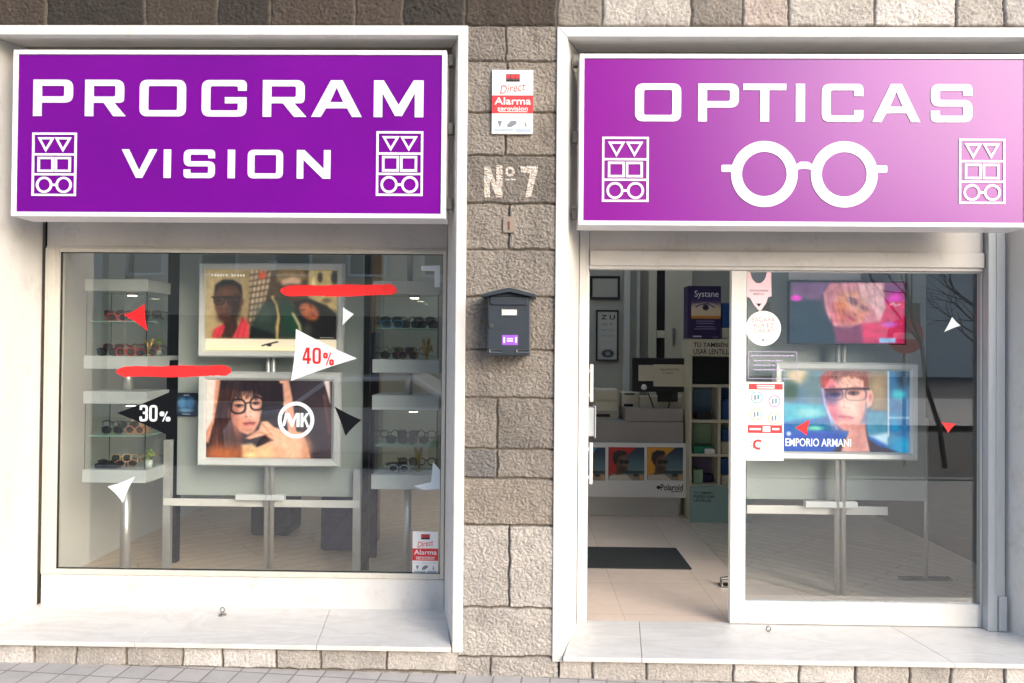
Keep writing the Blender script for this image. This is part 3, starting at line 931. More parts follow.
t.box(ex1 + 0.0402, ex1 + 0.046, YR + 0.09, YR + 0.21, c, d)
t.build('lock_box', 'alu_grey', leaf, bevel=0.004)

# ================================================================== SIGNS
def glyph(ch, w, h, tv, th):
    r = tv * 0.95
    i = r * 0.25
    b = 0.37 * h
    if ch == 'O': return [rounded([(0, 0, r), (w, 0, r), (w, h, r), (0, h, r)]), rounded([(tv, th, i), (w - tv, th, i), (w - tv, h - th, i), (tv, h - th, i)])]
    if ch == 'P': return [rounded([(0, 0), (tv, 0), (tv, b), (w, b, r), (w, h, r), (0, h)]), rounded([(tv, b + th), (w - tv, b + th, i), (w - tv, h - th, i), (tv, h - th)])]
    if ch == 'R':
        v = w * 0.955
        return [rounded([(0, 0), (tv, 0), (tv, b), (.46 * w, b), (w - 1.45 * tv, 0), (w, 0), (.72 * w, b), (v, b, r), (v, h, r), (0, h)]), rounded([(tv, b + th), (v - tv, b + th, i), (v - tv, h - th, i), (tv, h - th)])]
    if ch == 'G': return [rounded([(0, 0, r), (w, 0, r), (w, .53 * h), (.52 * w, .53 * h), (.52 * w, .53 * h - th), (w - tv, .53 * h - th), (w - tv, th, i), (tv, th, i), (tv, h - th, i), (w - tv, h - th, i), (w - tv, .71 * h), (w, .71 * h), (w, h, r), (0, h, r)])]
    if ch == 'C': return [rounded([(0, 0, r), (w, 0, r), (w, .31 * h), (w - tv, .31 * h), (w - tv, th, i), (tv, th, i), (tv, h - th, i), (w - tv, h - th, i), (w - tv, .68 * h), (w, .68 * h), (w, h, r), (0, h, r)])]
    if ch == 'S':
        m1, m0 = .5 * h + th / 2, .5 * h - th / 2
        return [rounded([(0, 0, r), (w, 0, r), (w, m1, r), (tv, m1, i), (tv, h - th, i), (w - tv, h - th, i), (w - tv, .70 * h), (w, .70 * h), (w, h, r), (0, h, r), (0, m0, r), (w - tv, m0, i), (w - tv, th, i), (tv, th, i), (tv, .30 * h), (0, .30 * h)])]
    if ch == 'A': return [[(0, 0), (.19 * w, 0), (.29 * w, .235 * h), (.71 * w, .235 * h), (.81 * w, 0), (w, 0), (.615 * w, h), (.385 * w, h)], [(.365 * w, .235 * h + th), (.635 * w, .235 * h + th), (.5 * w, .80 * h)]]
    if ch == 'M': return [[(0, 0), (tv, 0), (tv, .66 * h), (.43 * w, .03 * h), (.57 * w, .03 * h), (w - tv, .66 * h), (w - tv, 0), (w, 0), (w, h), (w - 1.15 * tv, h), (.5 * w, .33 * h), (1.15 * tv, h), (0, h)]]
    if ch == 'V': return [[(.41 * w, 0), (.59 * w, 0), (w, h), (.80 * w, h), (.5 * w, .26 * h), (.20 * w, h), (0, h)]]
    if ch == 'I': return [[(0, 0), (w, 0), (w, h), (0, h)]]
    if ch == 'T': return [[((w - tv) / 2, 0), ((w + tv) / 2, 0), ((w + tv) / 2, h - th), (w, h - th), (w, h), (0, h), (0, h - th), ((w - tv) / 2, h - th)]]
    if ch == 'N': return [[(0, 0), (tv, 0), (tv, .66 * h), (w - 1.15 * tv, 0), (w, 0), (w, h), (w - tv, h), (w - tv, .34 * h), (1.15 * tv, h), (0, h)]]

def word(spec, py0, py1, Y, parent, tvp, thp):
    cs = []
    zb, zt = P(512, py1, Y).z, P(512, py0, Y).z
    cx = P((spec[0][1] + spec[-1][2]) / 2, (py0 + py1) / 2, Y)
    zb, zt = cx.z - S(py1 - py0, Y) / 2, cx.z + S(py1 - py0, Y) / 2
    for ch, a, b in spec:
        x = P(a, (py0 + py1) / 2, Y).x; w = P(b, (py0 + py1) / 2, Y).x - x
        for c in glyph(ch, w, zt - zb, S(tvp, Y), S(thp, Y)):
            cs.append([(x + p[0], zb + p[1]) for p in c])
    return shapes(cs, Y - 0.004, 0.0045, 'lettering', 'letter', parent)

def emblem(px0, py0, px1, py1, Y, parent):
    x0, x1, z0, z1 = RC(px0, py0, px1, py1, Y)
    u = (x1 - x0) / 44.0                               # emblem drawn 44 units wide
    H = (z1 - z0) / u
    def T(pts): return [(x0 + p[0] * u, z1 - p[1] * u) for p in pts]
    def rc(a, b, c, d): return T([(a, b), (c, b), (c, d), (a, d)])
    l = 2.0
    r1, r2 = H * 0.345, H * 0.66
    cs = [rc(0, 0, 44, H), rc(l, l, 44 - l, r1 - l / 2), rc(l, r1 + l / 2, 44 - l, r2 - l / 2), rc(l, r2 + l / 2, 44 - l, H - l)]
    for cx in (13.5, 30.5):
        t, b = l + 2.6, r1 - 2.2
        cs += [T([(cx - 8.2, t), (cx + 8.2, t), (cx, b)]), T([(cx - 4.9, t + 2), (cx + 4.9, t + 2), (cx, b - 4)])]
        m = (r1 + r2) / 2
        cs += [rc(cx - 8, m - 7.4, cx + 8, m + 7.4), rc(cx - 5.8, m - 5.2, cx + 5.8, m + 5.2)]
        zc = (r2 + H) / 2 - 0.3
        cxx = 12.3 if cx < 20 else 31.7
        cs += [T(circle(cxx, zc, 8.0, 32)), T(circle(cxx, zc, 5.8, 32))]
    zc = (r2 + H) / 2 - 0.3
    cs += [rc(20.45, zc - 1.1, 23.55, zc + 1.1)]
    return shapes(cs, Y - 0.004, 0.0045, 'emblem', 'letter', parent)

YS = 0.0
def sign(px0, py0, px1, py1, label, face='sign_face'):
    x0, x1, z0, z1 = RC(px0, py0, px1, py1, YS)
    root = thing('shop_sign', label, 'sign', ((x0 + x1) / 2, YS, z0))
    b = S(4.6, YS)
    t = MB()
    t.box(x0, x1, YS + 0.02, YS + 0.17, z0, z1)
    for (a, c, d, e) in ((x0, x0 + b, z0, z1), (x1 - b, x1, z0, z1), (x0 + b, x1 - b, z0, z0 + b), (x0 + b, x1 - b, z1 - b, z1)):
        t.box(a, c, YS - 0.008, YS + 0.0195, d, e)
    t.build('case', 'sign_white', root, bevel=0.003)
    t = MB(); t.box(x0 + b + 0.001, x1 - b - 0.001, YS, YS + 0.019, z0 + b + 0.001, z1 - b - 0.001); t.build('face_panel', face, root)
    return root, x0, x1, z0, z1

s1, ax0, ax1, az0, az1 = sign(13, 50.5, 446, 217.5, 'purple shop sign reading PROGRAM VISION in white square letters')
word([('P', 33.7, 73), ('R', 85.4, 126), ('O', 140, 186), ('G', 202, 246.6), ('R', 263, 306.6), ('A', 311.5, 362), ('M', 374, 423.5)], 80, 117, YS, s1, 8.6, 6.2)
word([('V', 122, 157), ('I', 164, 171), ('S', 184, 215), ('I', 228, 235), ('O', 248, 283), ('N', 297, 330.5)], 149.7, 178.5, YS, s1, 6.6, 5.0)
emblem(32.3, 132.8, 76.6, 196, YS, s1)
emblem(376.3, 131.5, 423, 196, YS, s1)
s2, bx0, bx1, bz0, bz1 = sign(579, 54.5, 1029, 226.5, 'purple shop sign reading OPTICAS above a white outline of round spectacles', 'sign_face_glare')
word([('O', 635, 681), ('P', 698, 738.6), ('T', 743, 786), ('I', 795.6, 804.7), ('C', 821.5, 863), ('A', 872, 920), ('S', 930.5, 972)], 84, 122, YS, s2, 8.8, 6.4)
emblem(602, 137, 648.6, 202, YS, s2)
emblem(958.6, 139, 1005, 204, YS, s2)
# spectacle outline
cs = []
ce = P(804, 174.3, YS); k = S(1, YS)
for cx in (-39.5, 39.5):
    cs += [circle(ce.x + cx * k, ce.z, 33 * k, 56), circle(ce.x + cx * k, ce.z, 22.2 * k, 56)]
g1 = shapes(cs, YS - 0.004, 0.0045, 'spectacle_mark', 'letter', s2)
def P2(u, v): return (ce.x + u * k, ce.z + v * k)
cs = [[P2(-82, 2), P2(-82, 9), P2(-70, 9), P2(-66, 5), P2(-66, 1), P2(-70, 2)], [P2(82, 2), P2(82, 9), P2(70, 9), P2(66, 5), P2(66, 1), P2(70, 2)],
      [P2(-10, 3), P2(-9, 9), P2(-4, 12.4), P2(4, 12.4), P2(9, 9), P2(10, 3), P2(5, 5), P2(0, 5.8), P2(-5, 5)]]
for c in cs: shapes([rounded([(p[0], p[1], 0.008) for p in c])], YS - 0.0032, 0.0035, 'spectacle_mark', 'letter', s2)
# brackets holding the signs
for root, xe, pys in ((s1, ax1, (62, 130, 205)), (s2, bx0 - 0.03, (62, 138, 214))):
    for py in pys:
        z = P(512, py, 0.1).z
        t = MB(); t.box(xe + 0.002, xe + 0.028, 0.07, 0.11, z - 0.03, z + 0.03)
        t.build('bracket', 'shutter', root, bevel=0.002)

# ================================================================== PILLAR ITEMS
# house number painted on the stone: thin raised paint with ragged depth, part of the wall
YN = -0.024
def px_poly(pts, Y): return [(P(a, b, Y).x, P(a, b, Y).z) for a, b in pts]
N_ = px_poly([(484, 197), (484, 166), (490, 166), (496, 183), (496, 165), (502.5, 165), (502.5, 197), (496, 197), (490, 180), (490, 197)], YN)
seven = px_poly([(520, 166), (538, 165), (537.5, 170), (531, 197), (525, 197), (530, 173), (521, 172)], YN)
o_c = P(510, 171, YN)
o_ring = [circle(o_c.x, o_c.z, S(5.0, YN), 20), circle(o_c.x, o_c.z, S(2.2, YN), 20)]
dash = px_poly([(505, 178.5), (515.5, 178), (515.5, 180), (505, 180.5)], YN)
m_num, nt, NN, LL, bb = nodes_of('worn_white_paint')
bb.inputs['Base Color'].default_value = lin((196, 187, 178)) + (1,); bb.inputs['Roughness'].default_value = 0.8
tc = NN.new('ShaderNodeTexCoord'); nz = NN.new('ShaderNodeTexNoise'); nz.inputs['Scale'].default_value = 90; nz.inputs['Detail'].default_value = 4
LL.new(tc.outputs['Object'], nz.inputs['Vector'])
rp = NN.new('ShaderNodeValToRGB'); rp.color_ramp.elements[0].position = 0.29; rp.color_ramp.elements[1].position = 0.35
LL.new(nz.outputs['Fac'], rp.inputs['Fac'])
tr = NN.new('ShaderNodeBsdfTransparent'); mx = NN.new('ShaderNodeMixShader')
LL.new(rp.outputs[0], mx.inputs[0]); LL.new(tr.outputs[0], mx.inputs[1]); LL.new(bb.outputs[0], mx.inputs[2]); LL.new(mx.outputs[0], NN['Material Output'].inputs['Surface'])
M['num'] = m_num
def inside(poly, X, Z):
    r_ = np.zeros(X.shape, bool)
    for (xa, za), (xb, zb_) in zip(poly, poly[1:] + poly[:1]):
        cnd = (za > Z) != (zb_ > Z)
        r_ ^= cnd & (X < (xb - xa) * (Z - za) / ((zb_ - za) if zb_ != za else 1e-9) + xa)
    return r_
pX, pY, pZ = PANELS['pillar']
def painted(polys, name):                             # a skin of paint following the stone relief
    i0 = np.where(np.any(np.abs(pZ - o_c.z) < 0.2, axis=1))[0]
    a_, b_ = i0.min(), i0.max(); K = 3
    zi = np.linspace(a_, b_, (b_ - a_) * K + 1); xi = np.linspace(0, pX.shape[1] - 1, (pX.shape[1] - 1) * K + 1)
    def up(A):
        z0_ = np.minimum(zi.astype(int), A.shape[0] - 2); x0_ = np.minimum(xi.astype(int), A.shape[1] - 2); fz = (zi - z0_)[:, None]; fx = (xi - x0_)[None, :]
        return A[z0_][:, x0_] * (1 - fz) * (1 - fx) + A[z0_ + 1][:, x0_] * fz * (1 - fx) + A[z0_][:, x0_ + 1] * (1 - fz) * fx + A[z0_ + 1][:, x0_ + 1] * fz * fx
    X, Y, Z = up(pX), up(pY), up(pZ)
    k_ = np.zeros(X.shape, bool)
    for p_ in polys: k_ ^= inside(p_, X, Z)
    f = k_[:-1, :-1] & k_[1:, 1:]
    idx = -np.ones(X.shape, int); mb_ = MB()
    for (r_, c_) in zip(*np.where(f)):
        q_ = []
        for (u, v) in ((r_, c_), (r_, c_ + 1), (r_ + 1, c_ + 1), (r_ + 1, c_)):
            if idx[u, v] < 0: idx[u, v] = len(mb_.v); mb_.v.append((X[u, v], Y[u, v] - 0.0012, Z[u, v]))
            q_.append(int(idx[u, v]))
        mb_.f.append(tuple(q_)); mb_.mi.append(0)
    return mb_.build(name, 'num', wall)
painted([N_, seven, dash] + o_ring, 'house_number')

# small worn patch below the number
c = P(509, 225, -0.02)
t = MB(); t.prism(rounded([(c.x - 0.033, c.z - 0.04, 0.01), (c.x + 0.033, c.z - 0.04, 0.01), (c.x + 0.033, c.z + 0.045, 0.02), (c.x - 0.033, c.z + 0.045, 0.02)]), -0.022, 0.002)
plug = thing('bell_plate', 'small pale stone coloured plate with reddish slot under the painted number', 'plate', (c.x, -0.02, c.z))
t.build('plate', mat('plate_paint', (140, 128, 117), 0.8, var=0.2, vscale=40), plug, bevel=0.004)
t = MB(); t.box(c.x - 0.006, c.x + 0.004, -0.0245, -0.0215, c.z - 0.025, c.z + 0.018); t.build('slot', mat('slot_rust', (104, 66, 56), 0.8, var=0.2, vscale=50), plug)

# alarm plaques
def alarm(px0, py0, px1, py1, Y, th, label, cat, name):
    x0, x1, z0, z1 = RC(px0, py0, px1, py1, Y)
    W, Hh = px1 - px0, py1 - py0
    root = thing(name, label, cat, ((x0 + x1) / 2, Y, z0))
    t = MB(); t.box(x0, x1, Y, Y + th, z0, z1); t.build('board', 'paper', root)
    def rr(a, b, c, d): return px0 + a * W, py0 + b * Hh, px0 + c * W, py0 + d * Hh
    def bar(a, b, c, d, m_, o=0.0008, nm='print'):
        q = RC(*rr(a, b, c, d), Y)
        return MB().box(q[0], q[1], Y - o, Y + 0.0001, q[2], q[3]).build(nm, m_, root)
    bar(0.0, 0.40, 1.0, 0.685, 'red_print', nm='red_band')
    bar(0.34, 0.065, 0.68, 0.145, 'black_print', nm='logo')
    for i in range(3): bar(0.355 + i * 0.108, 0.075, 0.445 + i * 0.108, 0.135, 'red_print', 0.0012, 'logo_mark')
    bar(0.34, 0.148, 0.68, 0.185, 'black_print', nm='logo')
    text('Direct', *rr(0.18, 0.22, 0.82, 0.35), Y - 0.0002, 'red_print', root, rot=R(9), shear=0.35, ext=0.0008)
    text('Alarma', *rr(0.06, 0.43, 0.95, 0.545), Y - 0.0010, 'paper', root, fat=0.012, ext=0.0008)
    text('zerovision', *rr(0.13, 0.575, 0.87, 0.64), Y - 0.0010, 'paper', root, fat=0.01, ext=0.0008)
    bar(0.16, 0.653, 0.86, 0.662, 'paper', 0.0013)
    for i in (0, 1, 2): bar(0.06 + i * 0.32, 0.735, 0.30 + i * 0.32, 0.745, 'pale_print')
    bar(0.335, 0.70, 0.342, 0.94, 'pale_print'); bar(0.65, 0.70, 0.657, 0.94, 'pale_print')
    q = [P(px0 + a * W, py0 + b * Hh, Y) for a, b in ((0.13, 0.80), (0.25, 0.80), (0.19, 0.91))]
    MB().prism([(p.x, p.z) for p in q], Y - 0.0008, Y + 0.0001).build('pictogram', 'grey_print', root)
    q = [P(px0 + a * W, py0 + b * Hh, Y) for a, b in ((0.37, 0.90), (0.37, 0.86), (0.46, 0.80), (0.60, 0.80), (0.60, 0.85), (0.47, 0.90))]
    MB().prism([(p.x, p.z) for p in q], Y - 0.0008, Y + 0.0001).build('pictogram', 'grey_print', root)
    q = [P(px0 + a * W, py0 + b * Hh, Y) for a, b in ((0.78, 0.91), (0.82, 0.80), (0.86, 0.91), (0.82, 0.88))]
    MB().prism([(p.x, p.z) for p in q], Y - 0.0008, Y + 0.0001).build('pictogram', 'grey_print', root)
    bar(0.06, 0.925, 0.52, 0.965, 'pale_print'); bar(0.58, 0.925, 0.95, 0.985, 'pale_print')
    return root
alarm(492, 70, 533, 133.5, -0.03, 0.022, 'red and white alarm notice board fixed to the stone above the painted number', 'alarm sign', 'alarm_sign')
alarm(412.5, 531.5, 438, 574, GYL - 0.0028, 0.002, 'red and white alarm sticker inside the lower right window corner', 'sticker', 'alarm_sticker')

# mailbox -----------------------------------------------------------
YM = -0.145
x0, x1, z0, z1 = RC(487.5, 296, 530.5, 355.5, YM)
mbx = thing('mailbox', 'dark grey metal mailbox with pitched roof and small purple sticker', 'mailbox', ((x0 + x1) / 2, YM, z0))
xc = (x0 + x1) / 2
t = MB(); t.box(x0, x1, YM, -0.022, z0, z1); t.build('body', 'mail', mbx, bevel=0.006)
k = S(1, YM)
t = MB()
zr0, zr1 = z1 + 0.003, P(510, 288, YM).z
ov = 5.5 * k
prof = [(x0 - ov, zr0 - 0.012), (x0 - ov, zr0 + 0.004), (xc - 0.03, zr1 - 0.006), (xc, zr1), (xc + 0.03, zr1 - 0.006), (x1 + ov, zr0 + 0.004), (x1 + ov, zr0 - 0.012), (xc, zr1 - 0.022)]
t.prism(prof, YM - 0.035, -0.02)
t.prism([(x0 + 0.004, zr0 - 0.006), (xc, zr1 - 0.024), (x1 - 0.004, zr0 - 0.006)], YM - 0.002, -0.03)
t.build('roof', 'mail', mbx, bevel=0.003)
t = MB()
fl = [(x0 + 0.013, z1 - 0.036), (x0 + 0.022, z1 - 0.045), (x1 - 0.022, z1 - 0.045), (x1 - 0.013, z1 - 0.036), (x1 - 0.013, z1 - 0.004), (x0 + 0.013, z1 - 0.004)]
t.prism(fl, YM - 0.009, YM + 0.001); t.build('letter_flap', 'mail', mbx, bevel=0.003)
t = MB(); q = RC(501.5, 308.5, 518, 316, YM); t.frame(q[0], q[1], q[2], q[3], 0.006, YM + 0.001, YM - 0.006); nf = t.build('name_holder', 'steel', mbx)
t = MB(); t.box(q[0] + 0.006, q[1] - 0.006, YM - 0.002, YM + 0.0005, q[2] + 0.006, q[3] - 0.006); t.build('name_card', 'paper', nf)
t = MB(); cl = P(491.5, 325.5, YM); t.tube([(cl.x, YM + 0.001, cl.z), (cl.x, YM - 0.008, cl.z)], 0.0125, 18); t.box(cl.x - 0.0015, cl.x + 0.0015, YM - 0.0095, YM - 0.008, cl.z - 0.007, cl.z + 0.007); t.build('lock', 'steel', mbx, smooth_=False)
q = RC(502, 335, 518, 345, YM); t = MB(); t.box(q[0], q[1], YM - 0.0012, YM + 0.0005, q[2], q[3]); st = t.build('sticker', mat('purple_sticker', (150, 84, 200), 0.5, var=0.03), mbx)
t = MB()
for a in (503.3, 515.2): q = RC(a, 337.2, a + 1.7, 342.8, YM); t.box(q[0], q[1], YM - 0.0018, YM - 0.001, q[2], q[3])
for b in (338.2, 340.4): q = RC(507, b, 513, b + 1.1, YM); t.box(q[0], q[1], YM - 0.0018, YM - 0.001, q[2], q[3])
t.build('print', 'letter', st)
for a in (489.5, 516.5):
    q = RC(a, 349.4, a + 12.5, 352.6, YM); t = MB(); t.frame(q[0], q[1], q[2], q[3], 0.004, YM + 0.001, YM - 0.006); t.build('hinge', 'steel', mbx)

# sill bolts
for (px, py, lab, z) in ((222.5, 615, 'small rusty bolt ring standing on the marble sill under the brush-stroke window', None), (768.5, 634, 'small rusty bolt ring standing on the marble sill in front of the sliding panel', None)):
    Yb_ = 0.34
    c = P(px, py, Yb_)
    root = thing('bolt_ring', lab, 'bolt', (c.x, Yb_, c.z), 'shutter bolt rings on the sills')
    t = MB(); t.lathe([(0.022, -0.012), (0.022, 0.006), (0.009, 0.008), (0.008, 0.02)], c, 16); t.build('base', 'steel', root)
    t = MB(); t.ring([(c.x + 0.012 * math.cos(a), Yb_ + 0.0, c.z + 0.03 + 0.013 * math.sin(a)) for a in [2 * math.pi * i / 16 for i in range(16)]], 0.0035, 6); t.build('ring', 'steel', root, smooth_=True)

# ================================================================== PICTURES
def poster_urban():
    c = Canvas(80, 58, 860, 545, 3.2, (112, 92, 66))
    c.gradx(80, (178, 158, 120), 350, (150, 130, 92))
    c.ell(180, 180, 160, 200, (196, 176, 138), 0.7, al=0.6)
    c.poly([(350, 58), (480, 58), (440, 240), (345, 380)], (206, 186, 158), 6)
    for i in range(9): c.line([(340, 90 + i * 36), (500, 60 + i * 36)], 7, (70, 52, 40), 2)
    for i in range(5): c.line([(370 + i * 26, 58), (330 + i * 22, 400)], 6, (84, 62, 48), 2)
    c.ell(415, 90, 22, 24, (214, 96, 56), 0.4)
    c.poly([(480, 58), (700, 58), (700, 260), (430, 260)], (92, 74, 52), 8)
    c.poly([(690, 58), (860, 58), (860, 300), (690, 250)], (188, 166, 118), 8)
    c.ell(760, 100, 14, 30, (60, 48, 36), 0.4); c.ell(845, 100, 18, 40, (40, 32, 26), 0.4); c.ell(800, 240, 30, 14, (120, 100, 70), 0.5)
    c.ell(720, 140, 12, 46, (226, 206, 160), 0.5)
    c.poly([(500, 58), (660, 58), (680, 110), (500, 130)], (150, 126, 88), 10)
    # seated figure in a dark green jacket
    c.poly([(340, 470), (348, 412), (425, 265), (480, 218), (560, 232), (650, 320), (690, 470)], (54, 66, 58), 5)
    c.ell(430, 330, 60, 60, (84, 98, 88), 0.8, al=0.7); c.ell(590, 360, 50, 90, (36, 84, 56), 0.7, -20, al=0.8)
    c.line([(480, 222), (505, 260), (520, 340), (508, 400), (512, 470)], 20, (206, 176, 116), 4)
    c.line([(488, 225), (514, 270), (528, 345), (518, 470)], 7, (40, 44, 40), 2)
    c.line([(600, 320), (640, 390), (650, 470)], 16, (198, 182, 140), 4)
    c.poly([(345, 470), (350, 400), (480, 440), (500, 470)], (24, 30, 28), 8)
    c.ell(580, 165, 52, 60, (62, 44, 34), 0.3); c.ell(588, 128, 62, 30, (206, 172, 146), 0.25, -6); c.ell(600, 150, 60, 10, (120, 92, 72), 0.4)
    # second face with long dark hair
    c.poly([(600, 250), (690, 228), (800, 270), (862, 330), (862, 475), (690, 475), (650, 380)], (34, 26, 22), 10)
    c.ell(698, 308, 66, 46, (176, 104, 68), 0.25, 38); c.ell(672, 288, 26, 20, (204, 132, 88), 0.7, 30, al=0.8)
    c.line([(648, 300), (672, 296)], 6, (50, 30, 24)); c.line([(700, 270), (712, 284)], 6, (50, 30, 24)); c.ell(722, 326, 16, 7, (138, 62, 54), 0.4, 40)
    c.ell(690, 420, 30, 50, (96, 100, 84), 0.6, al=0.6)
    c.strands(0.5, 70, 5, 4, [(700, 240), (862, 330), (862, 475), (740, 475)])
    # standing man, left
    c.poly([(150, 470), (196, 360), (262, 360), (285, 470)], (78, 52, 38), 6)
    c.poly([(118, 470), (130, 420), (186, 385), (200, 400), (172, 470)], (214, 76, 84), 4)
    c.poly([(240, 470), (285, 380), (300, 338), (338, 385), (342, 470)], (218, 80, 88), 4)
    c.line([(300, 345), (270, 470)], 6, (160, 44, 54), 3)
    c.poly([(132, 200), (135, 290), (165, 360), (205, 385), (245, 368), (288, 300), (296, 200), (270, 140), (165, 140)], (92, 60, 44), 8)
    c.ell(180, 290, 40, 60, (132, 90, 66), 0.8, al=0.7); c.ell(262, 290, 26, 60, (58, 38, 28), 0.8, al=0.7); c.ell(205, 190, 50, 24, (128, 88, 66), 0.8, al=0.6)
    c.poly([(128, 215), (135, 150), (180, 118), (240, 118), (290, 150), (300, 220), (285, 190), (262, 152), (215, 148), (160, 158), (140, 190)], (30, 24, 21), 5)
    c.ell(190, 262, 13, 34, (140, 96, 72), 0.8, al=0.6); c.ell(176, 296, 9, 6, (50, 32, 26), 0.6); c.ell(206, 296, 9, 6, (50, 32, 26), 0.6); c.ell(190, 288, 18, 10, (122, 82, 60), 0.7, al=0.5)
    c.ell(192, 326, 32, 8, (84, 44, 40), 0.4); c.ell(193, 338, 26, 7, (150, 92, 82), 0.6); c.ell(195, 350, 46, 24, (58, 40, 32), 0.8, al=0.55); c.ell(192, 366, 22, 9, (120, 84, 64), 0.8, al=0.4)
    c.ell(256, 330, 22, 40, (54, 36, 28), 0.9, al=0.6); c.ell(295, 250, 10, 26, (108, 70, 52), 0.5)
    c.line([(150, 470), (168, 420), (190, 400)], 5, (150, 40, 52), 4, 0.7); c.line([(300, 350), (318, 400), (300, 470)], 6, (160, 46, 58), 5, 0.6); c.line([(205, 400), (225, 470)], 8, (52, 34, 26), 8, 0.7)
    c.blur(1)
    for (xa, xb) in ((126, 196), (208, 280)):
        c.poly([(xa, 222), (xb, 222), (xb - 5, 258), (xb - 16, 268), (xa + 16, 268), (xa + 5, 258)], (60, 46, 42), 4, 0.32)
        c.line([(xa, 222), (xa + 5, 258), (xa + 16, 268), (xb - 16, 268), (xb - 5, 258), (xb, 222)], 6, (20, 17, 18), 3, 0.9)
        c.ell((xa + xb) / 2, 243, 17, 6, (26, 20, 20), 0.5); c.ell((xa + xb) / 2 + 10, 236, 14, 4, (150, 130, 110), 0.7, al=0.5)
    c.line([(116, 224), (290, 225)], 8, (20, 17, 18), 3, 0.95)
    c.noise(0.14, 36, 3); c.noise(0.03, 9, 4)
    c.blur(1); c.c = np.clip(255 * (c.c / 255) ** 1.25 * 1.04, 0, 255)
    c.grady(470, (236, 222, 198), 545, (246, 226, 188), 1, smooth(473, 479, c.Y))
    c.ell(490, 560, 330, 30, (255, 236, 190), 0.9, al=0.8)
    c.line([(420, 516), (455, 506), (512, 492)], 9, (40, 34, 30), 2); c.ell(462, 512, 14, 8, (30, 26, 24), 0.4)
    for i, x in enumerate(range(112, 300, 17)): c.rect(x, 84, x + (12 if i % 4 else 8), 98, (246, 240, 226), 2, 0.0 if i == 6 else 0.9)
    for x in range(765, 840, 14): c.rect(x, 462, x + 9, 467, (240, 236, 226), 2, 0.8)
    return c

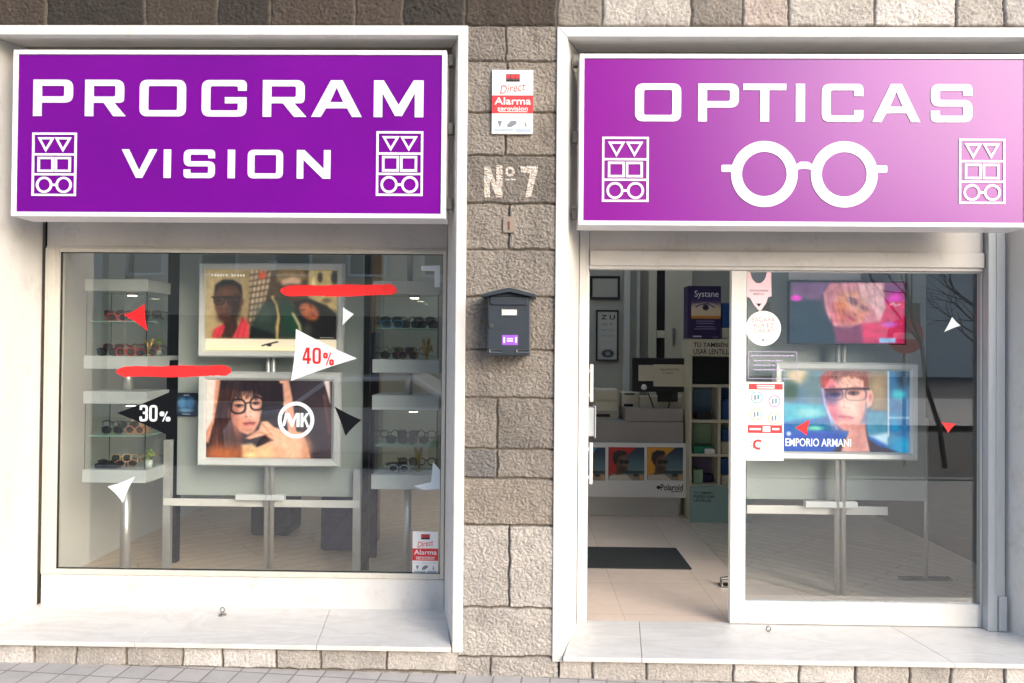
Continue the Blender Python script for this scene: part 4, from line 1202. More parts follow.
def poster_portrait():
    c = Canvas(68, 92, 815, 558, 2.9, (52, 42, 46))
    c.gradx(400, (44, 34, 38), 815, (64, 54, 60))
    c.poly([(60, 80), (150, 80), (112, 330), (60, 420)], (228, 204, 192), 8)
    c.poly([(120, 80), (160, 80), (120, 360), (80, 470), (60, 470), (60, 420), (105, 330)], (206, 140, 112), 8)
    c.poly([(590, 80), (760, 80), (812, 250), (820, 558), (700, 558), (600, 300)], (58, 48, 54), 12)
    c.poly([(765, 90), (800, 90), (806, 230)], (222, 200, 190), 5)
    c.line([(770, 180), (800, 400)], 16, (104, 66, 62), 8)
    c.poly([(500, 85), (556, 85), (580, 200), (596, 330), (610, 420), (560, 430), (545, 320), (522, 220)], (222, 160, 134), 6)
    c.line([(505, 90), (530, 220), (556, 340)], 10, (244, 196, 172), 6, 0.8)
    # hair mass
    c.poly([(150, 80), (420, 80), (520, 110), (530, 220), (420, 330), (250, 440), (290, 560), (110, 560), (95, 420), (125, 300)], (38, 28, 32), 8)
    c.poly([(110, 380), (210, 330), (280, 430), (290, 560), (90, 560)], (104, 58, 42), 22, 0.8)
    c.strands(0.55, 84, 7, 9, [(100, 250), (250, 200), (290, 560), (90, 560)], 16)
    # face
    c.poly([(205, 220), (208, 280), (232, 350), (270, 402), (315, 420), (350, 404), (384, 340), (402, 250), (398, 190), (330, 150), (240, 165)], (220, 158, 132), 7)
    c.ell(245, 330, 46, 80, (188, 112, 84), 0.8, -14, al=0.75); c.ell(330, 250, 56, 60, (240, 188, 164), 0.8, al=0.7); c.ell(362, 320, 26, 50, (206, 140, 114), 0.8, al=0.5)
    c.ell(222, 250, 26, 90, (150, 84, 62), 0.9, -6, al=0.7); c.ell(285, 190, 60, 26, (206, 142, 116), 0.9, al=0.6); c.ell(395, 260, 16, 60, (150, 92, 74), 0.9, al=0.6)
    c.ell(258, 250, 25, 12, (190, 122, 100), 0.8, al=0.7); c.ell(262, 247, 22, 8, (66, 40, 38), 0.6); c.ell(264, 247, 9, 8, (24, 16, 18), 0.5); c.line([(236, 243), (262, 236), (288, 242)], 5, (30, 20, 22), 3); c.ell(272, 250, 4, 3, (236, 214, 200), 0.5)
    c.ell(362, 232, 22, 11, (196, 130, 108), 0.8, al=0.7); c.ell(362, 230, 20, 7, (66, 40, 38), 0.6); c.ell(360, 230, 8, 7, (24, 16, 18), 0.5); c.line([(340, 227), (362, 220), (386, 225)], 5, (30, 20, 22), 3)
    c.line([(318, 225), (312, 290)], 10, (240, 190, 164), 8, 0.7); c.line([(304, 240), (298, 290), (306, 306)], 9, (164, 100, 80), 7, 0.7); c.ell(306, 311, 8, 5, (96, 48, 42), 0.6); c.ell(330, 309, 7, 4, (110, 56, 48), 0.6); c.ell(318, 304, 13, 9, (236, 178, 150), 0.8, al=0.6)
    c.ell(322, 332, 14, 6, (176, 112, 92), 0.8, al=0.6); c.ell(325, 349, 37, 8, (150, 62, 62), 0.4, -5); c.ell(327, 361, 31, 9, (196, 98, 92), 0.5, -5); c.line([(290, 355), (325, 353), (360, 349)], 3, (84, 32, 34), 2, 0.9); c.ell(328, 363, 12, 4, (230, 150, 140), 0.8, al=0.7)
    c.ell(318, 392, 40, 12, (180, 112, 88), 0.9, al=0.7); c.ell(350, 300, 26, 24, (240, 186, 160), 0.9, al=0.6); c.ell(272, 318, 24, 22, (214, 140, 112), 0.9, al=0.6)
    # fringe and side hair as many strands
    rn = random.Random(2)
    for i in range(70):
        x = 170 + i * 3.5; e = 186 + 26 * math.sin(i * 1.7) + rn.uniform(-14, 14) - (16 if 280 < x < 340 else 0)
        c.line([(x + (300 - x) * 0.22, 92), (x, 140), (x - (300 - x) * 0.06, e)], rn.uniform(4, 9), rn.choice([(36, 26, 30), (28, 20, 24), (58, 42, 44), (44, 32, 36)]), 3, 0.9)
    for i in range(46):
        x = rn.uniform(112, 205); c.line([(x + 40, 150), (x + 8, 300), (x - 4 + rn.uniform(0, 60), 470), (x + rn.uniform(-10, 50), 556)], rn.uniform(3, 7), rn.choice([(34, 24, 28), (72, 44, 38), (110, 64, 46), (52, 34, 34)]), 3, 0.75)
    for i in range(16):
        x = rn.uniform(404, 430); c.line([(x, 120), (x + 4, 220), (x - 14, 330)], rn.uniform(4, 7), rn.choice([(34, 24, 28), (54, 40, 42)]), 3, 0.8)
    c.ring(256, 249, 43, 42, 10, (24, 18, 22), 2.5); c.ring(366, 231, 36, 38, 9, (24, 18, 22), 2.5); c.line([(298, 232), (330, 222)], 9, (24, 18, 22), 2.5); c.line([(214, 236), (196, 232)], 8, (24, 18, 22), 2.5)
    c.line([(226, 226), (250, 216), (276, 222)], 4, (120, 108, 112), 3, 0.6); c.line([(346, 205), (376, 202)], 4, (120, 108, 112), 3, 0.6)
    # hand, wrist and fur
    c.poly([(300, 440), (380, 390), (398, 340), (430, 336), (470, 370), (540, 392), (640, 400), (672, 470), (690, 558), (330, 558), (360, 500), (460, 455), (420, 420), (330, 448)], (226, 166, 134), 6)
    c.ell(560, 500, 110, 60, (242, 192, 160), 0.8, al=0.7); c.ell(665, 500, 26, 80, (190, 122, 92), 0.8, al=0.6)
    c.ell(430, 372, 26, 24, (240, 186, 156), 0.8, al=0.7); c.ell(500, 420, 60, 22, (240, 190, 160), 0.9, 14, al=0.7); c.ell(480, 520, 60, 30, (206, 142, 108), 0.9, al=0.6); c.line([(396, 344), (420, 372), (470, 392)], 6, (176, 108, 84), 6, 0.5)
    c.line([(302, 442), (385, 402), (440, 420)], 5, (150, 84, 62), 4, 0.7); c.line([(398, 350), (460, 420)], 5, (168, 98, 74), 4, 0.6); c.line([(330, 448), (420, 424), (466, 452)], 6, (80, 44, 36), 5, 0.7)
    c.poly([(280, 480), (340, 470), (380, 500), (470, 490), (470, 558), (280, 558)], (224, 184, 136), 14, 0.9)
    c.ell(170, 540, 120, 50, (206, 110, 58), 0.9, al=0.75); c.ell(330, 545, 30, 16, (250, 214, 150), 0.8, al=0.8)
    c.noise(0.12, 26, 6); c.noise(0.02, 7, 8); c.blur(1)
    return c

def poster_neon():
    c = Canvas(40, 75, 880, 525, 4.2, (30, 48, 62))
    c.gradx(40, (34, 54, 68), 880, (150, 40, 96))
    c.poly([(40, 75), (330, 75), (250, 210), (40, 190)], (116, 82, 120), 20)
    c.ell(80, 195, 44, 22, (232, 60, 200), 0.4)
    c.poly([(40, 230), (250, 225), (330, 350), (420, 525), (40, 525)], (28, 52, 66), 20)
    c.poly([(560, 380), (740, 230), (880, 200), (880, 525), (560, 525)], (212, 52, 98), 24)
    c.poly([(700, 80), (880, 80), (880, 140), (740, 150)], (120, 66, 110), 12)
    c.ell(810, 200, 60, 50, (232, 40, 190), 0.6); c.rect(760, 215, 880, 262, (226, 40, 84), 6); c.ell(770, 385, 54, 20, (206, 96, 200), 0.6)
    c.poly([(280, 160), (330, 80), (720, 75), (740, 260), (690, 370), (560, 380), (450, 430), (360, 400), (300, 290)], (206, 128, 140), 12)
    c.poly([(540, 80), (725, 80), (735, 260), (700, 360), (640, 250), (560, 200)], (228, 176, 180), 14)
    c.strands(0.16, 70, 9, 13, [(280, 90), (735, 80), (700, 370), (320, 380)], 20)
    c.poly([(370, 230), (440, 150), (540, 130), (600, 230), (620, 290), (560, 370), (470, 395), (410, 360)], (214, 134, 112), 12)
    c.ell(430, 230, 50, 80, (226, 140, 96), 0.8, al=0.7)
    c.ell(545, 210, 90, 70, (226, 168, 158), 0.9, al=0.55); c.ell(450, 330, 60, 60, (168, 84, 88), 0.9, al=0.6)
    c.ell(500, 216, 46, 22, (84, 44, 62), 0.7, 28, al=0.85); c.ell(585, 264, 30, 15, (96, 58, 80), 0.7, 28, al=0.8); c.line([(470, 188), (535, 205)], 7, (120, 66, 72), 5, 0.6)
    c.line([(545, 238), (515, 300), (530, 315)], 9, (242, 190, 166), 7, 0.7); c.ell(516, 312, 16, 9, (132, 62, 70), 0.7, 30, al=0.8); c.ell(486, 342, 34, 11, (150, 44, 66), 0.5, 28, al=0.9); c.ell(478, 356, 26, 8, (206, 96, 110), 0.6, 28, al=0.8)
    for i in range(16): c.line([(400 + i * 21, 78), (430 + i * 19 + (i * 31) % 40, 180 + (i * 53) % 110)], 7, (238, 200, 204) if i % 3 else (150, 84, 100), 5, 0.5)
    for i in range(8): c.line([(300 + i * 12, 150 + i * 6), (330 + i * 22, 390 + (i * 17) % 40)], 6, (170, 92, 110) if i % 2 else (220, 150, 160), 5, 0.5)
    c.ell(400, 420, 60, 20, (90, 40, 70), 0.8, al=0.7)
    c.poly([(360, 430), (560, 400), (580, 525), (380, 525)], (118, 50, 86), 20)
    c.rect(695, 485, 815, 520, (150, 196, 240), 4)
    c.line([(775, 240), (800, 225), (810, 245), (850, 235)], 10, (250, 226, 236), 3)
    c.blur(1); c.noise(0.22, 60, 17); c.noise(0.05, 14, 18)
    return c

def poster_blue():
    c = Canvas(80, 78, 890, 580, 3.1, (44, 98, 150))
    c.grady(80, (92, 122, 140), 580, (36, 92, 180))
    c.ell(180, 110, 80, 50, (206, 184, 150), 0.7); c.ell(130, 210, 50, 60, (52, 80, 70), 0.7); c.ell(280, 180, 60, 110, (96, 122, 132), 0.8)
    c.poly([(90, 280), (350, 290), (400, 360), (90, 400)], (60, 168, 186), 16, 0.85); c.ell(250, 340, 80, 26, (126, 190, 196), 0.7); c.rect(150, 400, 400, 450, (30, 110, 150), 14, 0.8); c.ell(290, 437, 46, 14, (120, 200, 180), 0.6)
    c.poly([(80, 470), (460, 450), (500, 580), (80, 580)], (40, 78, 168), 20)
    c.poly([(600, 80), (752, 80), (752, 330), (640, 320)], (140, 122, 104), 16); c.ell(690, 190, 40, 90, (176, 150, 118), 0.8)
    c.rect(620, 330, 752, 480, (80, 152, 174), 14, 0.85); c.poly([(640, 480), (752, 460), (880, 500), (752, 540)], (206, 236, 246), 14, 0.9)
    c.rect(752, 78, 890, 580, (60, 124, 172), 8, 0.8); c.ell(820, 220, 40, 30, (70, 206, 216), 0.6); c.ell(800, 400, 30, 60, (36, 150, 200), 0.7); c.ell(850, 120, 40, 60, (46, 70, 90), 0.7); c.rect(752, 360, 890, 372, (180, 220, 230), 5, 0.7); c.ell(840, 540, 60, 50, (40, 170, 220), 0.7)
    c.line([(755, 78), (757, 480)], 9, (224, 230, 232), 2)
    # man's head
    c.poly([(400, 580), (505, 470), (510, 430), (612, 420), (632, 500), (700, 545), (760, 560), (820, 580)], (60, 52, 66), 6)
    c.poly([(455, 580), (500, 470), (512, 420), (606, 400), (618, 480), (640, 580)], (222, 160, 150), 6)
    c.poly([(338, 190), (345, 270), (370, 340), (410, 400), (470, 446), (520, 450), (572, 410), (605, 330), (615, 250), (618, 170), (590, 100), (470, 88), (370, 110)], (236, 178, 164), 6)
    c.poly([(330, 130), (400, 90), (440, 200), (440, 300), (420, 400), (370, 340), (340, 260)], (220, 104, 124), 30, 0.75)
    c.ell(390, 240, 52, 50, (74, 66, 120), 0.6, al=0.8); c.ell(425, 350, 50, 40, (168, 70, 110), 0.8, al=0.6)
    c.poly([(332, 190), (325, 120), (370, 80), (450, 78), (560, 78), (622, 110), (624, 180), (600, 140), (540, 108), (440, 112), (380, 130), (350, 180)], (112, 66, 62), 9)
    c.ell(352, 130, 26, 50, (214, 84, 90), 0.7, 10, al=0.6); c.ell(430, 110, 26, 36, (90, 70, 84), 0.8, al=0.7); c.ell(560, 96, 60, 22, (214, 130, 112), 0.8, al=0.7); c.strands(0.4, 60, 6, 21, [(325, 80), (622, 80), (622, 180), (330, 190)], 10)
    c.poly([(612, 200), (650, 196), (662, 230), (648, 290), (620, 310)], (240, 178, 166), 5); c.ell(640, 245, 10, 26, (206, 120, 120), 0.6)
    c.line([(470, 250), (478, 300), (498, 308)], 8, (196, 112, 112), 5, 0.8); c.ell(484, 362, 48, 9, (178, 74, 92), 0.5, 6); c.ell(488, 377, 40, 11, (212, 112, 122), 0.6, 6); c.line([(440, 364), (484, 367), (534, 371)], 4, (104, 40, 58), 3, 0.9); c.ell(484, 346, 14, 7, (206, 140, 136), 0.8, al=0.6)
    c.ell(530, 215, 36, 14, (66, 52, 66), 0.5); c.ell(540, 420, 60, 30, (214, 146, 140), 0.9, al=0.6)
    rn = random.Random(6)
    for i in range(60):
        x = rn.uniform(335, 618); c.line([(x, 100 + rn.uniform(-10, 30)), (x + rn.uniform(10, 40), 82)], rn.uniform(3, 7), rn.choice([(120, 62, 58), (150, 88, 78), (74, 44, 48), (190, 124, 106), (214, 70, 76) if x < 430 else (150, 84, 74)]), 3, 0.7)
    for i in range(20):
        x = rn.uniform(596, 622); c.line([(x, 100), (x + 3, 170 + rn.uniform(-10, 30))], 4, rn.choice([(120, 66, 62), (166, 96, 86)]), 3, 0.7)
    c.ell(415, 224, 30, 9, (50, 44, 84), 0.6); c.ell(416, 223, 9, 8, (20, 18, 40), 0.5); c.ell(538, 219, 30, 9, (120, 74, 80), 0.7, al=0.8); c.ell(536, 218, 10, 9, (26, 24, 40), 0.5); c.ell(546, 216, 4, 3, (230, 220, 226), 0.5); c.line([(508, 212), (536, 206), (570, 212)], 5, (86, 50, 60), 3, 0.8)
    c.line([(502, 186), (550, 178), (596, 184)], 8, (120, 66, 64), 5, 0.7)
    c.ring(414, 226, 52, 34, 5, (48, 42, 70), 3, 3.2, 0.85); c.ring(548, 224, 66, 37, 5, (56, 48, 72), 3, 3.2, 0.85)
    c.poly([(365, 200), (465, 196), (462, 250), (375, 256)], (60, 66, 130), 8, 0.3)
    c.line([(350, 196), (470, 190), (630, 188)], 10, (34, 32, 52), 3)
    c.ell(492, 300, 15, 20, (248, 206, 192), 0.9, al=0.6); c.ell(474, 304, 9, 8, (150, 74, 92), 0.7, al=0.8); c.ell(500, 309, 8, 5, (150, 84, 90), 0.7, al=0.8)
    c.line([(335, 190), (352, 290), (385, 360), (430, 440)], 8, (120, 190, 255), 4, 0.9); c.line([(370, 330), (400, 420)], 5, (210, 230, 255), 3, 0.8)
    c.ell(415, 222, 40, 12, (44, 40, 80), 0.7, al=0.8); c.ell(405, 205, 46, 8, (90, 50, 60), 0.6, al=0.8); c.ell(545, 200, 50, 7, (150, 90, 80), 0.6, al=0.6); c.ell(532, 216, 12, 9, (28, 24, 40), 0.4)
    c.ell(470, 420, 70, 30, (206, 136, 134), 0.9, al=0.6); c.ell(590, 330, 26, 90, (204, 136, 130), 0.9, al=0.6); c.ell(510, 300, 70, 60, (248, 202, 188), 0.9, al=0.5); c.ell(560, 510, 40, 70, (190, 120, 116), 0.9, al=0.6)
    c.ell(122, 472, 14, 14, (190, 200, 220), 0.3); c.blur(1)
    c.noise(0.10, 40, 23); c.noise(0.02, 9, 24)
    return c

def poster_sunglasses(top, seed):
    c = Canvas(0, 0, 245, 225, 4.2, (66, 96, 112))
    c.grady(0, (40, 62, 84), 150, (96, 128, 136)); c.rect(0, 150, 245, 162, (130, 148, 146), 5); c.rect(0, 158, 245, 180, (50, 70, 74), 6); c.poly([(120, 190), (245, 180), (245, 225), (120, 225)], (150, 140, 122), 6); c.ell(190, 190, 20, 10, (60, 50, 44), 0.5); c.rect(214, 190, 240, 225, (200, 160, 110), 4)
    c.poly([(0, 0), (195, 0), (100, 80), (60, 170), (0, 200)], top, 2)
    c.poly([(0, 225), (10, 195), (70, 180), (120, 185), (170, 225)], (212, 204, 190), 5)
    c.poly([(50, 190), (56, 140), (46, 90), (60, 50), (110, 40), (126, 80), (130, 120), (118, 160), (96, 185)], (104, 72, 56), 4)
    c.ell(110, 110, 16, 36, (150, 110, 86), 0.7, al=0.7)
    c.poly([(30, 80), (34, 40), (70, 20), (116, 26), (128, 52), (90, 54), (66, 72), (56, 120), (44, 116)], (26, 22, 22), 4)
    c.ell(96, 152, 30, 24, (58, 42, 34), 0.7, al=0.8); c.rect(76, 86, 104, 112, (18, 18, 20), 3); c.rect(106, 88, 138, 112, (18, 18, 20), 3); c.line([(50, 92), (140, 92)], 6, (18, 18, 20), 2)
    c.noise(0.06, 20, seed)
    return c

# lit poster frames ---------------------------------------------------
def poster_frame(px, img_px, Y, canvas, material, label, name='poster_frame', cat='poster', frame_mat='silver', depth=0.05, group=None):
    x0, x1, z0, z1 = RC(*px, Y)
    root = thing(name, label, cat, ((x0 + x1) / 2, Y, z0), group)
    i = RC(*img_px, Y + 0.006)
    w = min(i[0] - x0, x1 - i[1], i[2] - z0, z1 - i[3])
    t = MB(); t.frame(x0, x1, z0, z1, w, Y + depth, Y - 0.006)
    t.box(x0 + 0.004, x1 - 0.004, Y + 0.02, Y + depth - 0.001, z0 + 0.004, z1 - 0.004)
    t.build('frame', frame_mat, root)
    p = canvas.build('picture', x0 + w + 0.0005, x1 - w - 0.0005, z0 + w + 0.0005, z1 - w - 0.0005, Y + 0.012, material, root)
    return root

YP = 0.92
poster_frame((198, 263, 343, 357.5), (207, 270, 334, 348), YP, poster_urban(), 'picture_lit', 'silver framed lit poster of a bespectacled man in a red jacket, topmost behind the window', group='silver framed posters in the windows')
pB = poster_frame((197, 372, 340, 467), (206, 381, 330.5, 458), YP, poster_portrait(), 'picture_lit', 'silver framed poster of a dark haired woman in glasses with round white MK logo', group='silver framed posters in the windows')
pD = poster_frame((774.5, 362.5, 919, 460.5), (783, 372, 910, 451), YP, poster_blue(), 'picture_lit', 'silver framed poster of a young man in glasses on blue reading EMPORIO ARMANI', group='silver framed posters in the windows')
# logo with ring and letters
YLg = YP + 0.0105
c = P(296, 420, YLg); k = S(1, YLg)
shapes([circle(c.x, c.z, 18.4 * k, 44), circle(c.x, c.z, 14.6 * k, 44)], YLg, 0.001, 'logo', 'letter_lit', pB)
def L2(pts): return [(c.x + a * k, c.z + b * k) for a, b in pts]
shapes([L2([(-14, -6), (-11, -6), (-9, 3), (-5, -7), (-3.2, -7), (0.5, 3), (0.5, -7), (3.6, -7), (3.6, 7), (-0.2, 7), (-3.6, -1), (-6.6, 7), (-11, 7)]),
        L2([(4.6, -7), (7.4, -7), (7.4, -2), (8.4, -0.6), (11, -7.4), (13.6, -7.4), (10, 1.8), (13.4, 7), (10.2, 7), (7.4, 2), (7.4, 7), (4.6, 7)])], YLg, 0.001, 'logo', 'letter_lit', pB)
text('EMPORIO ARMANI', 785.5, 438.5, 851, 446.5, YLg, 'letter_lit', pD, fat=0.012, space=1.0, shear=0.0, ext=0.0004)

# television in the right window
tx = RC(789, 281, 906, 344.5, YP + 0.02)
tv = thing('television', 'flat black screen showing a tilted pink lit face above the blue poster', 'television', ((tx[0] + tx[1]) / 2, YP, tx[2]))
t = MB(); t.box(tx[0], tx[1], YP + 0.022, YP + 0.06, tx[2], tx[3])
t.frame(tx[0], tx[1], tx[2], tx[3], 0.008, YP + 0.0225, YP + 0.012); t.build('body', 'black', tv, bevel=0.003)
poster_neon().build('screen', tx[0] + 0.009, tx[1] - 0.009, tx[2] + 0.009, tx[3] - 0.009, YP + 0.02, 'screen', tv)
t = MB(); q = RC(790, 271, 861, 280.5, YP + 0.03); t.box(q[0], q[1], YP + 0.03, YP + 0.05, q[2], q[3])
tag(t.build('reflection_strip', 'paper', bevel=0.002), 'white strip standing in for a pane reflection above the flat screen', 'card')  # solid white strip in place of a bright reflection

# posts, rails and backdrop panels --------------------------------------
def stand(label, xs_pole, ytop, rails, Y, posts):
    c = P(sum(xs_pole) / 2, 500, Y)
    root = thing('display_stand', label, 'display stand', (c.x, Y, ZF))
    x0, x1 = P(xs_pole[0], 480, Y).x, P(xs_pole[1], 480, Y).x
    r = (x1 - x0) * 0.235
    for xq in (x0 + r, x1 - r):
        t = MB(); t.tube([(xq, Y, ZF), (xq, Y, P(512, ytop, Y).z)], r, 14)
        t.build('pole', 'chrome', root, smooth_=True)
    for (a, b, c_, d) in posts:
        q = RC(a, b, c_, d, Y + 0.04); t = MB(); t.box(q[0], q[1], Y + 0.04, Y + 0.08, ZF, q[3]); t.build('post', 'chrome', root, bevel=0.003)
    for (a, b, c_, d) in rails:
        q = RC(a, b, c_, d, Y + 0.03); t = MB(); t.box(q[0], q[1], Y + 0.03, Y + 0.039, q[2], q[3]); t.build('rail', 'white_metal', root, bevel=0.003)
    return root
YPo = 1.0
stand('twin chrome poles with white rail carrying the red jacket and dark haired woman posters', (264.5, 274.5), 262, [(163, 499.5, 360, 507)], YPo, [(162.5, 440, 170, 570), (352.5, 470, 360, 570)])
stand('twin chrome poles with white rail carrying the flat screen and blue poster', (834.5, 846), 276, [(747, 506, 888, 514.5)], YPo, [])
for (a, b, c_, d, lab) in ((178, 252, 362.5, 496, 'large grey green backdrop panel behind the red jacket and dark haired woman posters'), (747, 262, 926, 500, 'pale grey green backdrop panel behind the blue poster')):
    q = RC(a, b, c_, d, 1.12); t = MB(); t.box(q[0], q[1], 1.12, 1.15, q[2], q[3])
    tag(t.build('backdrop_panel', 'panel', bevel=0.003), lab, 'panel', 'backdrop panels in the windows')
for (a, b, c_, d, lab) in ((235, 495, 284, 500.5, 'small silver strip lamp on the rail below the dark haired woman poster'), (806, 502, 858, 508, 'small silver strip lamp on the rail below the blue poster')):
    q = RC(a, b, c_, d, 0.985); t = MB(); t.box(q[0], q[1], 0.985, 1.03, q[2], q[3]); tag(t.build('strip_lamp', 'silver', bevel=0.003), lab, 'lamp', 'strip lamps below the posters')
# small blue picture on the panel
cv = Canvas(0, 0, 60, 70, 2, (14, 24, 44)); cv.ell(18, 30, 14, 18, (90, 150, 200), 0.5); cv.ell(42, 30, 14, 18, (80, 140, 195), 0.5); cv.ell(30, 52, 22, 6, (120, 170, 210), 0.6); cv.rect(18, 62, 42, 65, (180, 200, 220)); cv.rect(22, 4, 38, 8, (180, 200, 220))
q = RC(176, 393, 197, 416.5, 1.10); root = thing('small_poster', 'small dark blue picture card beside the black 30% triangle', 'poster', ((q[0] + q[1]) / 2, 1.1, q[2]))
t = MB(); t.box(q[0], q[1], 1.10, 1.118, q[2], q[3]); t.build('board', 'black', root)
cv.build('picture', q[0] + 0.002, q[1] - 0.002, q[2] + 0.002, q[3] - 0.002, 1.098, 'picture', root)

# dark and wooden uprights right of the left backdrop
for (a, b, c_, d, Y, m_, nm, lab) in ((361, 250, 369, 575, 1.35, 'dark', 'dark_post', 'dark upright post between the backdrop panel and the right glass cabinet'),
                                     (366, 250, 381, 335, 2.2, 'wood', 'wooden_board', 'pale wooden upright board behind the dark post'),
                                     (166, 250, 178, 575, 1.5, 'black', 'black_post', 'black upright post left of the red jacket poster')):
    q = RC(a, b, c_, d, Y); t = MB(); t.box(q[0], q[1], Y, Y + 0.06, max(ZF + 0.004, q[2]) if nm != 'wooden_board' else ZF + 0.004, q[3] + 0.3); tag(t.build(nm, m_, bevel=0.003), lab, 'post')
q = RC(369, 335, 377, 575, 1.7); t = MB(); t.box(q[0], q[1], 1.7, 1.75, ZF + 0.004, q[3] + 0.02); tag(t.build('purple_banner', mat('banner_purple', (46, 38, 62), 0.6, var=0.2), bevel=0.003), 'narrow dark purple banner stand beside the right glass cabinet', 'banner')

# ------------------------------------------------------------------ display cabinets
def cabinet(label, fx, slabs, shelf_py, Y, dep, leg_px, top_pole, leg_bottom=570):
    x0, x1 = P(fx[0], 400, Y).x, P(fx[1], 400, Y).x
    root = thing('display_cabinet', label, 'cabinet', ((x0 + x1) / 2, Y + dep / 2, ZF), 'glass display cabinets')
    zz_ = []
    for (a, b) in slabs:
        q = RC(fx[0], a, fx[1], b, Y); zz_.append((q[2], q[3]))
        t = MB(); t.box(x0, x1, Y, Y + dep, q[2], q[3]); t.build('slab', 'slab', root, bevel=0.003)
    for (up_, lo) in ((0, 1), (2, 3)):
        zb, zt = zz_[lo][1] + 0.001, zz_[up_][0] - 0.001
        t = MB(); g_ = 0.006; e = 0.012
        t.box(x0 + e, x1 - e, Y + e, Y + e + g_, zb, zt); t.box(x0 + e, x1 - e, Y + dep - e - g_, Y + dep - e, zb, zt)
        t.box(x0 + e, x0 + e + g_, Y + e + g_ + .001, Y + dep - e - g_ - .001, zb, zt); t.box(x1 - e - g_, x1 - e, Y + e + g_ + .001, Y + dep - e - g_ - .001, zb, zt)
        t.build('glass_case', 'glass_clear', root)
        for xe_ in (x0 + 0.008, x1 - 0.012):
            for ye_ in (Y + 0.008, Y + dep - 0.012):
                t = MB(); t.box(xe_, xe_ + 0.004, ye_, ye_ + 0.004, zb, zt); t.build('edge_strip', 'dark', root)
        t = MB(); t.lathe([(0.034, -0.018), (0.036, -0.004), (0.036, 0.0)], ((x0 + x1) / 2 + 0.03, Y + dep * 0.45, zt), 20); dl = t.build('downlight', 'steel', root, smooth_=False)
        t = MB(); t.lathe([(0.027, -0.0215), (0.028, -0.0185)], ((x0 + x1) / 2 + 0.03, Y + dep * 0.45, zt), 20); t.build('lamp_glass', 'lamp', dl)
    for k_, (py) in enumerate(shelf_py):
        z = P((fx[0] + fx[1]) / 2, py, Y + 0.05).z
        t = MB(); t.box(x0 + 0.02, x1 - 0.02, Y + 0.02, Y + dep - 0.02, z, z + 0.006); t.build('glass_shelf', mat('shelf_glass', (150, 180, 170), 0.15, var=0), root)
    lx = P((leg_px[0] + leg_px[1]) / 2, 500, Y + dep / 2).x; lw = S(leg_px[1] - leg_px[0], Y) / 2
    for (za, zb2, rr_) in ((zz_[3][0], ZF, lw), (zz_[2][1], zz_[1][0], lw), (zz_[0][1], RZ1, lw * 0.8)):
        t = MB(); t.tube([(lx, Y + dep / 2, za), (lx, Y + dep / 2, zb2)], rr_, 14); t.build('pole', 'chrome', root, smooth_=True)
    return x0, x1, [z_[1] for z_ in zz_]

YC = 0.80
c1x0, c1x1, c1z = cabinet('glass display cabinet with red frames inside, on chrome pole at window left', (83, 146.5), [(279, 291), (356, 369), (391.5, 404), (470, 483)], [322, 436], YC, 0.3, (121, 131.5), 255)
c2x0, c2x1, c2z = cabinet('glass display cabinet with gold ornament inside, on chrome pole beside the alarm sticker', (372, 439), [(281, 293.5), (359.5, 373), (395.5, 410), (475, 489.5)], [329, 446], YC, 0.3, (404, 411.5), 255)

# eyeglasses for the cabinets
def eyeglasses(x, y, z, rgb, label, rot=0.0, kind=0, lens_dark=True, s=1.0):
    key = 'frame_%d_%d_%d' % rgb
    if key not in M: M[key] = mat('acetate_%d_%d_%d' % rgb, rgb, 0.25, var=0.08, vscale=60)
    t = MB()
    def loop(cx, w, h, r):
        out = []
        for i in range(20):
            a = 2 * math.pi * i / 20
            ca, sa = math.cos(a), math.sin(a)
            p = 2.0 if kind == 1 else 3.0
            rr = (abs(ca) ** p + abs(sa) ** p) ** (-1 / p)
            out.append((cx + w * ca * rr, 0, h + h * sa * rr))
        return out
    for sx in (-1, 1):
        lp = loop(sx * 0.033, 0.026, 0.021, 0)
        t.ring(lp, 0.0032, 6, 0)
        t.add([(p[0], 0.0, p[2]) for p in lp], [tuple(range(20))], 1)
        t.tube([(sx * 0.0585, 0, 0.033), (sx * 0.066, 0.004, 0.034), (sx * 0.067, 0.07, 0.034), (sx * 0.064, 0.12, 0.018)], 0.0028, 6, 0)
    t.tube([(-0.008, 0, 0.028), (0, -0.002, 0.031), (0.008, 0, 0.028)], 0.003, 6, 0)
    c_, sn = math.cos(rot), math.sin(rot)
    t.v = [(x + s * (v[0] * c_ - v[1] * sn), y + s * (v[0] * sn + v[1] * c_), z + s * v[2] + 0.003) for v in t.v]
    o = t.build('eyeglasses', [key, 'lens' if lens_dark else 'glass_clear'], None, smooth_=True)
    # put the origin at the base of the glasses
    me = o.data
    co = np.empty(len(me.vertices) * 3); me.vertices.foreach_get('co', co); co = co.reshape(-1, 3) - np.array([x, y, z]); me.vertices.foreach_set('co', co.ravel()); me.update()
    o.location = (x, y, z)
    return tag(o, label, 'eyeglasses', 'eyeglasses on show in the cabinets')

